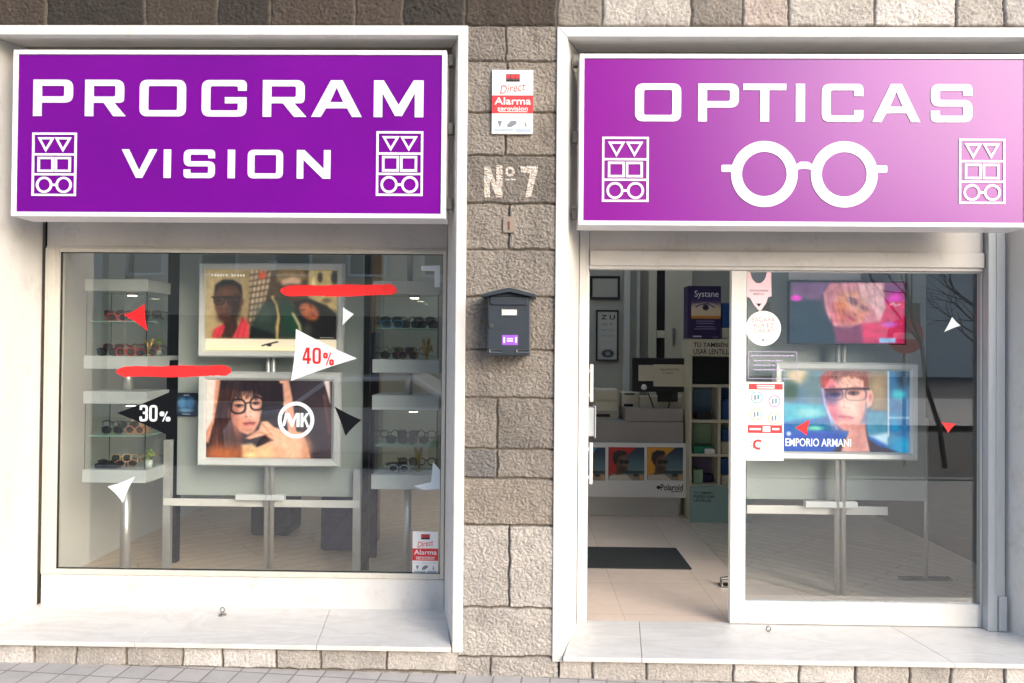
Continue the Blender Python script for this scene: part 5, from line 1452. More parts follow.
sh1 = P(115, 322, YC + 0.05).z + 0.006; sh1b = P(115, 436, YC + 0.05).z + 0.006
sh2 = P(405, 329, YC + 0.05).z + 0.006; sh2b = P(405, 446, YC + 0.05).z + 0.006
e1 = c1x0
for args in (
    (e1 + 0.16, YC + 0.10, sh1, (214, 30, 46), 'bright red eyeglasses on the glass shelf beside the red triangle decal', 0.15, 0),
    (e1 + 0.27, YC + 0.16, sh1, (70, 40, 36), 'dark brown eyeglasses behind the red pair on the upper shelf', -0.3, 1),
    (e1 + 0.10, YC + 0.10, c1z[1], (30, 30, 34), 'black eyeglasses on the upper case floor, nearest its left glass', 0.1, 0),
    (e1 + 0.22, YC + 0.09, c1z[1], (206, 26, 40), 'red eyeglasses on the upper case floor under the red shelf pair', -0.1, 0),
    (e1 + 0.31, YC + 0.17, c1z[1], (150, 24, 34), 'deep red eyeglasses on the upper case floor next to the gold twig', 0.2, 1),
    (e1 + 0.13, YC + 0.11, sh1b, (40, 46, 60), 'navy eyeglasses on the lower shelf left of the black 30% triangle', 0.1, 1),
    (e1 + 0.27, YC + 0.12, sh1b, (214, 140, 110), 'salmon eyeglasses on the lower shelf behind the black 30% triangle', -0.2, 1),
    (e1 + 0.12, YC + 0.09, c1z[3], (24, 24, 26), 'black eyeglasses on the lower case floor beside the dark tray', 0.0, 0),
    (e1 + 0.23, YC + 0.10, c1z[3], (176, 126, 96), 'copper eyeglasses on the lower case floor near the small potted plant', 0.25, 1),
    (e1 + 0.19, YC + 0.20, c1z[3], (90, 60, 44), 'tortoise eyeglasses at the back of the lower case floor', -0.2, 1),
    (c2x0 + 0.11, YC + 0.08, sh2, (30, 120, 160), 'blue eyeglasses on the upper shelf of the cabinet near the window edge', 0.35, 1),
    (c2x0 + 0.22, YC + 0.12, sh2, (26, 26, 30), 'black eyeglasses on the shelf right of the blue pair', -0.2, 0),
    (c2x0 + 0.33, YC + 0.12, sh2, (44, 44, 48), 'charcoal eyeglasses on the shelf nearest the right window frame', 0.2, 0),
    (c2x0 + 0.10, YC + 0.10, c2z[1], (60, 56, 54), 'grey brown eyeglasses on the case floor below the blue pair', 0.1, 1),
    (c2x0 + 0.21, YC + 0.09, c2z[1], (150, 96, 66), 'amber eyeglasses on the case floor left of the gold twig', 0.4, 1),
    (c2x0 + 0.14, YC + 0.12, sh2b, (34, 36, 40), 'matt black eyeglasses on the lower shelf above the dark bowl', 0.0, 0),
    (c2x0 + 0.28, YC + 0.10, sh2b, (110, 84, 60), 'brown eyeglasses on the lower shelf above the gold ornament', 0.3, 1),
    (c2x0 + 0.16, YC + 0.08, c2z[3], (190, 190, 196), 'pale silver eyeglasses on the lowest case floor beside the dark bowl', -0.15, 1)):
    eyeglasses(*args, s=1.12)
rows_ = (
    (e1, sh1, 0.19, ((0.09, 0), (0.22, 1), (0.33, 0)), (60, 34, 34), 'dark red brown eyeglasses in the back row, upper shelf of the red frames cabinet'),
    (e1, c1z[1], 0.20, ((0.08, 0), (0.19, 1), (0.31, 0)), (120, 18, 28), 'wine red eyeglasses in the back row, upper case floor of the red frames cabinet'),
    (e1, sh1b, 0.19, ((0.08, 1), (0.19, 0), (0.31, 1)), (84, 92, 104), 'slate grey eyeglasses in the back row, lower shelf of the red frames cabinet'),
    (e1, c1z[3], 0.15, ((0.17, 0), (0.29, 1)), (196, 168, 130), 'honey eyeglasses in the middle row, lower case floor of the red frames cabinet'),
    (c2x0, sh2, 0.20, ((0.08, 0), (0.19, 1), (0.30, 0)), (36, 52, 64), 'blue black eyeglasses in the back row, upper shelf of the gold ornament cabinet'),
    (c2x0, c2z[1], 0.18, ((0.08, 1), (0.17, 0), (0.26, 1)), (128, 112, 92), 'khaki eyeglasses in the back row, upper case floor of the gold ornament cabinet'),
    (c2x0, sh2b, 0.19, ((0.08, 1), (0.20, 0), (0.32, 1)), (58, 60, 58), 'smoke grey eyeglasses in the back row, lower shelf of the gold ornament cabinet'),
    (c2x0, c2z[3], 0.21, ((0.20, 0), (0.32, 1)), (92, 84, 74), 'taupe eyeglasses in the back row, lowest case floor of the gold ornament cabinet'))
for (bx_, z_, dy_, xs_, rgb_, lab_) in rows_:
    rz_ = z_
    t = MB(); t.box(bx_ + 0.03, bx_ + 0.37, YC + dy_ - 0.03, YC + dy_ + 0.07, z_ + 0.0005, z_ + 0.028)
    tag(t.build('riser', 'glass_clear', bevel=0.0), 'clear acrylic riser under the ' + lab_.split(' in the ')[0] + ' row', 'riser', 'clear risers in the cabinets')
    for (ox, kd) in xs_: eyeglasses(bx_ + ox, YC + dy_, z_ + 0.0285, rgb_, lab_, 0.08 * (1 - 2 * kd), kd, lens_dark=(kd == 0), s=1.1)
# trays, bowl, ornaments, plants
t = MB(); t.box(e1 + 0.05, e1 + 0.2, YC + 0.05, YC + 0.2, c1z[3] + 0.001, c1z[3] + 0.03); tag(t.build('black_tray', 'black', bevel=0.003), 'low black tray on the lower case floor at left', 'tray')
t = MB(); t.box(e1 + 0.20, e1 + 0.31, YC + 0.2, YC + 0.26, sh1b + 0.001, sh1b + 0.085); tag(t.build('peach_block', mat('peach_block', (222, 170, 140), 0.6, var=0.05), bevel=0.003), 'peach coloured block on the lower shelf behind the 30% triangle', 'block')
t = MB(); t.lathe([(0.03, 0.001), (0.05, 0.02), (0.075, 0.045), (0.07, 0.046), (0.045, 0.02)], (c2x0 + 0.13, YC + 0.17, c2z[3]), 20); tag(t.build('dark_bowl', 'black', smooth_=True), 'dark shallow bowl on the lowest case floor beside the gold ornament', 'bowl')
def twig(x, y, z, h, lab, nm='gold_ornament', m_='gold'):
    t = MB(); rn = random.Random(int(abs(x) * 1000))
    t.lathe([(0.016, 0.001), (0.016, 0.012), (0.005, 0.016)], (x, y, z), 12)
    for i in range(7):
        a = rn.uniform(0, 6.28); hh = h * rn.uniform(0.55, 1)
        p = [(x, y, z + 0.012), (x + 0.01 * math.cos(a), y + 0.01 * math.sin(a), z + hh * 0.5), (x + 0.028 * math.cos(a), y + 0.02 * math.sin(a), z + hh)]
        t.tube(p, [0.004, 0.005, 0.009], 6)
        t.lathe([(0.002, -0.01), (0.012, 0.0), (0.002, 0.011)], p[2], 8)
    tag(t.build(nm, m_, smooth_=True), lab, 'ornament')
twig(c1x1 - 0.035, YC + 0.08, c1z[1], 0.12, 'gold twig ornament in the upper case corner under the red triangle')
twig(c2x0 + 0.33, YC + 0.10, c2z[1], 0.13, 'gold twig ornament in the upper case near the right window frame')
twig(c2x0 + 0.28, YC + 0.14, c2z[3], 0.22, 'tall gold ornament standing on the lowest case floor')
def plant(x, y, z, lab):
    root = thing('potted_plant', lab, 'plant', (x, y, z), 'small potted plants in the cabinets')
    t = MB(); t.lathe([(0.018, 0.001), (0.026, 0.05), (0.023, 0.05), (0.021, 0.042)], (x, y, z), 16); t.build('pot', 'pot', root, smooth_=True)
    t = MB(); rn = random.Random(5)
    for i in range(34):
        a = rn.uniform(0, 6.28); e = rn.uniform(0.1, 1.3); r = rn.uniform(0.015, 0.045)
        c = Vector((x + r * math.cos(a) * math.cos(e) * 0.8, y + r * math.sin(a) * math.cos(e) * 0.8, z + 0.055 + r * math.sin(e) * 1.6))
        u = Vector((rn.uniform(-1, 1), rn.uniform(-1, 1), rn.uniform(-1, 1))).normalized() * 0.012; w = u.orthogonal().normalized() * 0.008
        t.quad(c - u, c + w, c + u, c - w)
    t.build('leaves', 'leaf', root)
plant(c1x1 - 0.03, YC + 0.1, c1z[3], 'yellow green plant in white pot on the lower case floor')
plant(P(158, 352, YC + 0.35).x, YC + 0.35, c1z[1] - 0.0, 'white potted plant on the ledge behind the red triangle')
q = RC(147, 348, 170, 357, YC + 0.32); t = MB(); t.box(q[0], q[1], YC + 0.31, YC + 0.5, c1z[1] - 0.03, c1z[1]); tag(t.build('white_ledge', 'slab', bevel=0.003), 'short white ledge behind the upper case holding the white pot', 'shelf')

# poufs
for (a, b, c_, d, Y, m_, lab) in ((250, 500, 290, 543, 2.3, 'pouf_dk', 'charcoal upholstered pouf on the wood floor behind the left chrome poles'), (320, 500, 357, 558, 1.85, 'pouf', 'purple upholstered pouf on the wood floor right of the charcoal one')):
    q = RC(a, b, c_, d, Y); t = MB(); t.box(q[0], q[1], Y, Y + q[1] - q[0], ZF + 0.0045, ZF + 0.47)
    o = t.build('pouf', m_, bevel=0.035); o.modifiers['bevel'].segments = 4; tag(o, lab, 'pouf', 'upholstered poufs')

# ================================================================== WINDOW DECALS
def digit(ch, x, z, w, h, t):
    def T(c): return [(x + p[0], z + p[1]) for p in c]
    r = w * .5
    if ch == '0': return [T(rounded([(0, 0, r), (w, 0, r), (w, h, r), (0, h, r)])), T(rounded([(t, t * .9, r), (w - t, t * .9, r), (w - t, h - t * .9, r), (t, h - t * .9, r)]))]
    if ch == '4': return [T([(w * .52, 0), (w * .52 + t, 0), (w * .52 + t, h * .2), (w, h * .2), (w, h * .36), (w * .52 + t, h * .36), (w * .52 + t, h), (w * .42, h), (0, h * .36), (0, h * .2), (w * .52, h * .2)]), T([(w * .26, h * .36), (w * .52, h * .36), (w * .52, h * .76)])]
    if ch == '3': return [T(rounded([(0, 0, r), (w, 0, r), (w, h * .5, r * .6), (w * .86, h * .52, r * .2), (w, h * .54, r * .6), (w, h, r), (0, h, r), (0, h * .7), (t, h * .7), (t, h - t * .9, r * .5), (w - t, h - t * .9, r * .5), (w - t, h * .59, r * .4), (w * .4, h * .59), (w * .4, h * .45), (w - t, h * .45, r * .4), (w - t, t * .9, r * .5), (t, t * .9, r * .5), (t, h * .3), (0, h * .3)]))]
    a = w * .44; u = t * .62
    o = []
    for (ox, oz) in ((0, h * .52), (w - a, 0)):
        hh = h * .48
        o += [T(rounded([(ox, oz, a), (ox + a, oz, a), (ox + a, oz + hh, a), (ox, oz + hh, a)])), T(rounded([(ox + u, oz + u, a), (ox + a - u, oz + u, a), (ox + a - u, oz + hh - u, a), (ox + u, oz + hh - u, a)]))]
    o.append(T([(w * .24, 0), (w * .36, 0), (w * .76, h), (w * .64, h)]))
    return o
def figures(s_, px0, py0, px1, py1, Y, m_, parent):
    q = RC(px0, py0, px1, py1, Y); n = len(s_); W = q[1] - q[0]; w = W / (n + 0.16 * (n - 1)); cs = []
    for i, ch in enumerate(s_): cs += digit(ch, q[0] + i * w * 1.16, q[2], w, q[3] - q[2], w * .30)
    return shapes(cs, Y, 0.0005, 'lettering', m_, parent)
def decal_tri(pts, Y, m_, label, parts=None, curve=0.0):
    q = [P(a, b, Y) for a, b in pts]
    out = []
    n = len(q); cen = sum(q, Vector()) / n
    for i in range(n):
        a, b = q[i], q[(i + 1) % n]
        for k_ in range(5):
            t_ = k_ / 5
            p = a.lerp(b, t_)
            out.append(tuple((p + (cen - p) * curve * 4 * t_ * (1 - t_))[i2] for i2 in (0, 2)))
    t = MB(); t.prism(out, Y - 0.0012, Y - 0.0002)
    if parts is None:
        o = t.build('triangle_decal', m_); return tag(o, label, 'decal', 'triangle decals on the windows')
    root = thing('triangle_decal', label, 'decal', tuple(cen), 'triangle decals on the windows')
    t.build('vinyl', m_, root)
    for (s_, rect_, mm, rot_) in parts: figures(s_, *rect_, Y - 0.0016, mm, root)
    return root
GL, GR = GYL, GYR
decal_tri([(144.5, 304), (147.5, 331), (124, 315)], GL, 'red', 'red triangle decal pointing left in front of the upper glass cabinet', curve=0.12)
decal_tri([(117, 413), (177.5, 388.5), (177.5, 440)], GL, 'black_vinyl', 'black triangle decal printed 30% in white', [('30', (139.5, 405, 157.5, 421.5), 'white_vinyl', 0), ('%', (159.5, 411.5, 170.5, 421.5), 'white_vinyl', 0)], 0.05)
decal_tri([(296, 329), (357, 358.5), (291, 381)], GL, 'white_vinyl', 'white triangle decal printed 40% in red', [('40', (302.5, 347.5, 321, 364), 'red', 0), ('%', (323, 352.5, 334, 365.5), 'red', R(-2))], 0.05)
decal_tri([(343, 307), (354, 314), (342.5, 325.5)], GL, 'white_vinyl', 'small white triangle decal at the right edge of the red jacket poster', curve=0.08)
decal_tri([(334.5, 406.5), (361.5, 420), (345.5, 436)], GL, 'black_vinyl', 'small black triangle decal beside the round MK logo', curve=0.08)
decal_tri([(107.5, 486.5), (135, 476.5), (123, 503)], GL, 'white_vinyl', 'white curved triangle decal over the foot of the red frames cabinet', curve=0.12)
decal_tri([(952, 317), (960.5, 325.5), (944, 332)], GR, 'white_vinyl', 'white triangle decal near the right edge of the sliding panel', curve=0.08)
decal_tri([(941, 422), (956, 423.5), (948, 433)], GR, 'red', 'red triangle decal right of the blue poster', curve=0.08)
decal_tri([(809.5, 419.5), (806.5, 435.5), (795, 427.5)], GR, 'red', 'red triangle decal over the blue poster above its EMPORIO lettering', curve=0.06)
def brush(px0, py0, px1, py1, Y, label, seed):
    rn = random.Random(seed)
    n = 64; top, bot = [], []
    pha = rn.uniform(0, 6)
    for i in range(n + 1):
        u = i / n; x = px0 + (px1 - px0) * u
        e = min(1.0, 0.30 + (u / 0.07) ** 0.8 * 0.7, 0.22 + ((1 - u) / 0.05) ** 0.7 * 0.78)
        m_ = (py0 + py1) / 2 + 0.5 * math.sin(u * 4 + pha) + (1 - min(1, u / 0.07)) * -0.8
        hh = (py1 - py0) / 2 * e
        top.append((x + (rn.uniform(-1.2, 1.2) if 0.95 < u < 1 else 0), m_ - hh + 0.35 * math.sin(u * 17 + pha) + rn.uniform(-0.18, 0.18)))
        bot.append((x, m_ + hh * (0.86 + 0.12 * math.sin(u * 9 + pha * 2)) + rn.uniform(-0.45, 0.45) * (1 if u > 0.3 else 0.4)))
    q = [P(a, b, Y) for a, b in top + bot[::-1]]
    t = MB(); t.prism([(p.x, p.z) for p in q], Y - 0.0012, Y - 0.0002)
    tag(t.build('brush_decal', 'red_brush'), label, 'decal', 'red brush stroke decals')
brush(116.5, 366, 231, 377.5, GL, 'red brush stroke decal above the black 30% triangle', 3)
brush(280.5, 285, 397, 297, GL, 'red brush stroke decal across the red jacket poster top right', 4)
q = RC(423, 264.5, 440, 287, GL); t = MB()
t.prism(px_poly([(421, 266), (440, 265.5), (440, 287), (434.5, 287.5), (434.5, 271), (421.5, 270.5)], GL), GL - 0.0012, GL - 0.0002)
tag(t.build('corner_decal', 'white_vinyl'), 'white angled corner decal at the top right of the brush stroke window', 'decal')
t = MB(); t.prism(px_poly([(433, 462), (440, 470), (440, 489), (424, 490), (414, 486), (431, 482)], GL), GL - 0.0012, GL - 0.0002)
tag(t.build('corner_decal', 'white_vinyl'), 'white curved decal above the alarm sticker', 'decal')

# stickers on the sliding panel
Yk = GYR
def px_thing(nm, lab, cat, px, py): c = P(px, py, Yk); return thing(nm, lab, cat, (c.x, Yk, c.z))
pk = px_thing('pink_hanger', 'pale pink paper hanger with black arrow in the upper corner of the panel', 'notice', 760, 291)
t = MB(); t.prism(px_poly([(747, 271.5), (750, 271.5), (752, 279), (756, 283), (761, 283), (765, 279), (767, 271.5), (771, 271.5), (771.5, 296.5), (768, 297), (766, 303), (760, 312), (754, 305), (750, 298), (747, 297)], Yk), Yk - 0.0012, Yk - 0.0002); t.build('paper', 'pink', pk)
text('SIGURTASUN NEURRIAK', 749.5, 289.6, 768.5, 291.6, Yk - 0.0013, 'black_print', pk, ext=0.0003); text('ERRESPETATU', 753, 293, 764, 295, Yk - 0.0013, 'black_print', pk, ext=0.0003)
t = MB(); t.prism(px_poly([(756, 303.5), (761.5, 303.5), (758.8, 306.8)], Yk), Yk - 0.0016, Yk - 0.0011); t.build('arrow', 'black_print', pk)
rd = px_thing('round_sticker', 'round white sticker reading BAGARA ALA EZ GARA in coral letters', 'sticker', 763.3, 328.3)
c = P(763.3, 328.3, Yk); t = MB(); t.prism(circle(c.x, c.z, S(17.3, Yk), 48), Yk - 0.0022, Yk - 0.0014); t.build('disc', 'paper', rd)
text('BAGARA', 751.5, 317.3, 775, 322, Yk - 0.0023, 'coral', rd, ext=0.0003); text('ALA EZ', 753, 323, 774, 327.6, Yk - 0.0023, 'coral', rd, ext=0.0003); text('GARA?', 753.5, 328.6, 773, 333.2, Yk - 0.0023, 'coral', rd, ext=0.0003)
t = MB(); t.prism(px_poly([(761, 341), (763, 338), (765, 341)], Yk), Yk - 0.0027, Yk - 0.0021); t.build('mark', 'grey_print', rd)
nt_ = px_thing('film_notice', 'faint notice of purple outline and text printed on the glass under the round sticker', 'notice', 772, 365)
q = RC(748, 351.5, 797, 379, Yk)
o_ = rounded([(q[0], q[2], .012), (q[1], q[2], .012), (q[1], q[3], .012), (q[0], q[3], .012)]); e = 0.003
i_ = rounded([(q[0] + e, q[2] + e, .01), (q[1] - e, q[2] + e, .01), (q[1] - e, q[3] - e, .01), (q[0] + e, q[3] - e, .01)])
M['film_purple'] = mat('film_purple', (176, 164, 200), 0.5, var=0)
shapes([o_, i_], Yk - 0.0016, 0.0004, 'outline', 'film_purple', nt_)
t = MB()
for (a, b, c_) in ((751, 794, 355.0), (754, 782, 360), (754, 776, 364.5), (754, 785, 369)):
    x = a
    while x < b: q = RC(x, c_, min(b, x + 3.4), c_ + 1.3, Yk); t.box(q[0], q[1], Yk - 0.0016, Yk - 0.0011, q[2], q[3]); x += 4.4
t.build('print', 'film_purple', nt_)
cp = px_thing('safety_poster', 'white and red safety notice with four round pictograms on the panel', 'notice', 765, 421)
q = RC(746, 382, 783.5, 460.5, Yk); t = MB(); t.box(q[0], q[1], Yk - 0.0034, Yk - 0.0018, q[2], q[3]); t.build('sheet', 'paper', cp)
def cbar(a, b, c_, d, m_, o=0.0008, nm='print'):
    q = RC(a, b, c_, d, Yk); MB().box(q[0], q[1], Yk - 0.0034 - o, Yk - 0.0033, q[2], q[3]).build(nm, m_, cp)
cbar(748.5, 383.8, 782.5, 389.5, 'red_print', nm='red_band'); cbar(747.5, 425, 782, 433, 'red_print', nm='red_band'); cbar(762.5, 426.2, 770, 431.8, 'paper', 0.0012)
cbar(756.5, 385, 774.5, 386.3, 'paper', 0.0012); cbar(757, 387.2, 774.5, 388.4, 'paper', 0.0012); cbar(749.5, 428, 760.5, 430, 'paper', 0.0012); cbar(772, 428, 779, 430, 'paper', 0.0012)
for (cx, cy, m_) in ((756.5, 397.3, 'teal_print'), (774.2, 401.2, 'purple_print'), (756, 414.3, 'orange_print'), (773.8, 418.2, 'orange_print')):
    c = P(cx, cy, Yk); r = S(5.9, Yk)
    shapes([circle(c.x, c.z, r, 28), circle(c.x, c.z, r * 0.85, 28)], Yk - 0.0042, 0.0006, 'pictogram', m_, cp)
    MB().box(c.x - r * 0.42, c.x - r * 0.12, Yk - 0.0042, Yk - 0.0033, c.z - r * 0.45, c.z + r * 0.4).build('pictogram', 'grey_print', cp)
    MB().box(c.x + r * 0.1, c.x + r * 0.42, Yk - 0.0042, Yk - 0.0033, c.z - r * 0.35, c.z + r * 0.5).build('pictogram', 'teal_print', cp)
c = P(758, 444.5, Yk); r = S(5.2, Yk)
arc = [(c.x + r * math.cos(a), c.z + r * math.sin(a)) for a in np.linspace(R(45), R(300), 22)] + [(c.x + r * .55 * math.cos(a), c.z + r * .55 * math.sin(a)) for a in np.linspace(R(300), R(45), 22)]
shapes([arc], Yk - 0.0042, 0.0006, 'logo', 'red_print', cp)
for i, (a, b) in enumerate(((-9, 3), (-9, -1), (-7, -4), (-6, 5))): cc = P(758 + a * 0.7, 444.5 - b * 0.7, Yk); MB().prism(circle(cc.x, cc.z, r * 0.13, 10), Yk - 0.0042, Yk - 0.0033).build('logo', 'red_print', cp)

# ================================================================== INSIDE THE DOOR
YK = 3.2
def bx(px0, py0, px1, py1, Y, dep, name, m_, parent=None, bev=0.003, floor_=False):
    q = RC(px0, py0, px1, py1, Y)
    t = MB(); t.box(q[0], q[1], Y, Y + dep, ZF + 0.001 if floor_ else q[2], q[3])
    return t.build(name, m_, parent, bevel=bev)
c = P(630, 517, YK)
ct = thing('service_counter', 'grey white stepped service counter facing the open doorway', 'counter', (c.x, YK, ZF))
bx(560, 496, 679, 517, YK + 0.04, 0.6, 'plinth', 'counter', ct, floor_=True)
bx(560, 442, 684, 496.5, YK + 0.02, 0.62, 'front_panel', 'counter', ct)
bx(560, 421.5, 683.5, 441.8, YK + 0.02, 0.62, 'upper_panel', 'counter_dk', ct)
bx(625.5, 408.5, 683, 421.3, YK + 0.03, 0.5, 'raised_shelf', 'counter_dk', ct)
q = RC(585, 443, 686, 497, YK); xl = P(560, 470, YK).x
pp = thing('counter_poster', 'long white counter board with three square photos of a man in sunglasses reading Polaroid', 'poster', (c.x, YK, q[2]))
t = MB(); t.box(xl, q[1], YK - 0.008, YK + 0.019, q[2], q[3]); t.build('board', 'paper', pp)
for (a, b, top, sd) in ((569.5, 605.3, (70, 150, 170), 41), (608.3, 644.3, (188, 46, 46), 42), (647, 683, (226, 160, 54), 43)):
    q = RC(a, 447.3, b, 480.3, YK - 0.009)
    poster_sunglasses(top, sd).build('photo', q[0], q[1], q[2], q[3], YK - 0.0095, 'picture_dim', pp)
text('Polaroid', 660.5, 484.3, 683, 490.5, YK - 0.0085, 'black_print', pp, fat=0.02)
c2 = P(658.3, 487.2, YK); d_ = S(2.3, YK)
MB().prism([(c2.x, c2.z - d_), (c2.x + d_, c2.z), (c2.x, c2.z + d_), (c2.x - d_, c2.z)], YK - 0.0095, YK - 0.0079).build('logo', 'black_print', pp)
t = MB(); q = RC(671, 491, 682, 492, YK); t.box(q[0], q[1], YK - 0.009, YK - 0.0079, q[2], q[3]); t.build('print', 'grey_print', pp)

# drawer unit, printers, monitor
q = RC(594.5, 389.5, 618.5, 421, 3.42); dr = thing('drawer_unit', 'cream two drawer tray unit at the left end of the counter', 'drawer unit', ((q[0] + q[1]) / 2, 3.42, q[2]))
t = MB(); t.box(q[0], q[1], 3.43, 3.75, q[2] + 0.002, q[3]); t.build('body', 'cream', dr, bevel=0.004)
for (a, b) in ((390.5, 399.5), (401.5, 411.5)): bx(595.2, a, 617.8, b, 3.415, 0.014, 'drawer', 'cream', dr)
bx(596, 414, 610, 417, 3.425, 0.004, 'slot', 'dark', dr)
q = RC(622, 392.5, 639, 408, 3.4); pr = thing('card_printer', 'small cream card machine on the raised counter left of the monitor', 'printer', ((q[0] + q[1]) / 2, 3.4, q[2]))
t = MB(); t.box(q[0], q[1], 3.4, 3.6, q[2] + 0.003, q[3]); t.build('body', 'cream', pr, bevel=0.008)
bx(624.5, 393.3, 634.5, 394.8, 3.395, 0.004, 'slot', 'black', pr, 0); bx(624, 404, 633, 406.5, 3.395, 0.004, 'slot', 'black', pr, 0)
q = RC(640, 397, 684.5, 408.3, 3.36); o = bx(640, 397, 684.5, 408.3, 3.36, 0.2, 'cream_box', 'cream'); tag(o, 'long low cream box on the raised counter under the monitor', 'box')
YMo = 3.3
q = RC(632.5, 358, 686, 392, YMo); mo = thing('monitor', 'black computer monitor with cream paper notes stuck on its back', 'monitor', ((q[0] + q[1]) / 2, YMo, q[2] - 0.1))
t = MB(); t.box(q[0], q[1], YMo, YMo + 0.05, q[2], q[3]); t.build('body', 'black', mo, bevel=0.006)
bx(638.5, 365, 654, 381, YMo - 0.004, 0.0035, 'note', 'cream', mo, 0); n2 = bx(653.5, 364.5, 685, 386.5, YMo - 0.009, 0.0045, 'note', 'cream', mo, 0)
text('SOLO EFECTIVO', 660, 368.5, 679, 370.7, YMo - 0.0092, 'black_print', n2, ext=0.0004); text('O TARJETA', 663, 372.3, 674, 374.5, YMo - 0.0092, 'black_print', n2, ext=0.0004)
t = MB(); a, b = P(658, 392, YMo), P(678, 402, YMo)
t.box(a.x, b.x, YMo + 0.01, YMo + 0.04, b.z, q[2]); t.build('stand', 'black', mo)
t = MB(); zl = P(650, 408, YMo).z
for (u, v) in ((648, 653.5), (671.5, 668)): t.tube([(P(u, 393, YMo).x, YMo - 0.01, P(u, 393, YMo).z), (P(v, 408, YMo).x, YMo - 0.02, zl)], 0.006, 8)
t.build('leg', 'black', mo)
t = MB()
cc = P(644, 387, YMo - 0.03); t.lathe([(0.004, -0.03), (0.026, -0.02), (0.03, 0), (0.018, 0.022), (0.003, 0.028)], cc, 12)
tag(t.build('white_figurine', 'pot', smooth_=True), 'small white rounded trinket on the lower edge of the monitor', 'trinket')

# back wall items
YB = RY1 - 0.02
q = RC(590, 276, 620, 299.5, YB); fr = thing('certificate_frame', 'dim framed certificate on the rear wall above the eye chart', 'picture frame', ((q[0] + q[1]) / 2, YB, q[2]))
t = MB(); t.frame(q[0], q[1], q[2], q[3], 0.03, YB + 0.018, YB - 0.02); t.build('frame', 'dark', fr); t = MB(); t.box(q[0] + .03, q[1] - .03, YB, YB + 0.015, q[2] + .03, q[3] - .03); t.build('sheet', 'backwall', fr)
q = RC(596, 310, 618.5, 361, YB); ec = thing('eye_chart', 'black framed eye test chart with letters Z and U on the rear wall', 'eye chart', ((q[0] + q[1]) / 2, YB, q[2]))
t = MB(); t.frame(q[0], q[1], q[2], q[3], 0.02, YB + 0.018, YB - 0.02); t.build('frame', 'black', ec); t = MB(); t.box(q[0] + .02, q[1] - .02, YB, YB + 0.015, q[2] + .02, q[3] - .02); t.build('sheet', mat('chart_paper', (200, 198, 188), 0.6, var=0.03), ec)
text('Z U', 601, 315, 615, 319.5, YB - 0.001, 'black_print', ec, fat=0.02)
for i, (s_, w) in enumerate((('D F', 10), ('N P T H', 12), ('E D Z C', 12))): text(s_, 608 - w / 2, 323 + i * 6, 608 + w / 2, 325.6 + i * 5.6, YB - 0.001, 'grey_print', ec)
cv = Canvas(0, 0, 70, 50, 3, (198, 196, 186)); cv.ell(34, 30, 26, 18, (60, 62, 70), 0.3); cv.ell(34, 30, 12, 10, (150, 150, 150), 0.4)
q2 = RC(600, 347, 616, 358, YB); cv.build('picture', q2[0], q2[1], q2[2], q2[3], YB - 0.002, 'picture_dim', ec)
# cream door with dark glass
q = RC(649, 262, 697, 517, 4.9); idr = thing('inner_door', 'cream inner doorway with narrow dark glass behind the monitor', 'door', ((q[0] + q[1]) / 2, 4.9, ZF))
t = MB()
for (a, b) in ((649, 656.5), (665, 692)): r_ = RC(a, 255, b, 400, 4.9); t.box(r_[0], r_[1], 4.9, 4.96, ZF + .001, r_[3] + 0.15)
for (a, b) in ((330.5, 338), (395, 402)): r_ = RC(656.6, a, 664.9, b, 4.905); t.box(r_[0], r_[1], 4.905, 4.955, r_[2], r_[3])
t.build('frame', 'cream', idr, bevel=0.004)
r_ = RC(656.6, 255, 664.9, 517, 4.92); t = MB(); t.box(r_[0], r_[1], 4.92, 4.94, ZF + .001, r_[3] + 0.15); t.build('glass_panel', 'black', idr)
t = MB(); r_ = RC(673, 328, 675, 345, 4.88); t.box(r_[0], r_[1], 4.87, 4.899, r_[2], r_[3]); t.build('handle', 'steel', idr, bevel=0.003)
for (a, b, lab) in ((624, 630, 'narrow dim grey pilaster on the rear wall right of the eye chart'), (637, 640, 'thin dim grey batten on the rear wall left of the cream doorway')):
    r_ = RC(a, 260, b, 420, 5.2); t = MB(); t.box(r_[0], r_[1], 5.2, 5.298, ZF + .001, r_[3] + 0.2); tag(t.build('pilaster', 'wall', bevel=0.004), lab, 'pilaster')

# shelf unit with products
YH = 3.05
c = P(712, 500, YH); x0 = P(689.5, 430, YH).x; x1 = P(752, 430, YH).x
sh = thing('shelf_unit', 'cream cubby shelf unit headed TÚ TAMBIÉN PUEDES USAR LENTILLAS', 'shelf unit', ((x0 + x1) / 2, YH, ZF))
xd = P(719.5, 430, YH).x; T = 0.022
zt = P(712, 339.5, YH).z; z_h = P(712, 356, YH).z
t = MB(); D_ = 0.36
t.box(x0, x0 + T, YH, YH + D_, ZF + .001, zt); t.box(x1 - T, x1, YH, YH + D_, ZF + .001, zt); t.box(x0 + T, x1 - T, YH + D_ - 0.01, YH + D_, ZF + .001, zt)
t.box(xd - 0.012, xd + 0.012, YH + 0.001, YH + D_ - 0.011, ZF + .001, P(712, 387, YH).z)
for py in (386, 421.5, 455.5, 486): z = P(712, py, YH).z; t.box(x0 + T + .0005, x1 - T - .0005, YH + 0.002, YH + D_ - 0.012, z - 0.012, z + 0.012)
t.build('carcass', 'cream', sh, bevel=0.002)
t = MB(); t.box(x0, x1, YH - 0.006, YH - 0.0005, z_h, zt); hd = t.build('header_board', 'cream', sh)
text('TÚ TAMBIÉN PUEDES', 693.5, 341.5, 750, 347.3, YH - 0.0062, 'black_print', hd, fat=0.015); text('USAR LENTILLAS', 693.5, 349, 735, 354.3, YH - 0.0062, 'black_print', hd, fat=0.015)
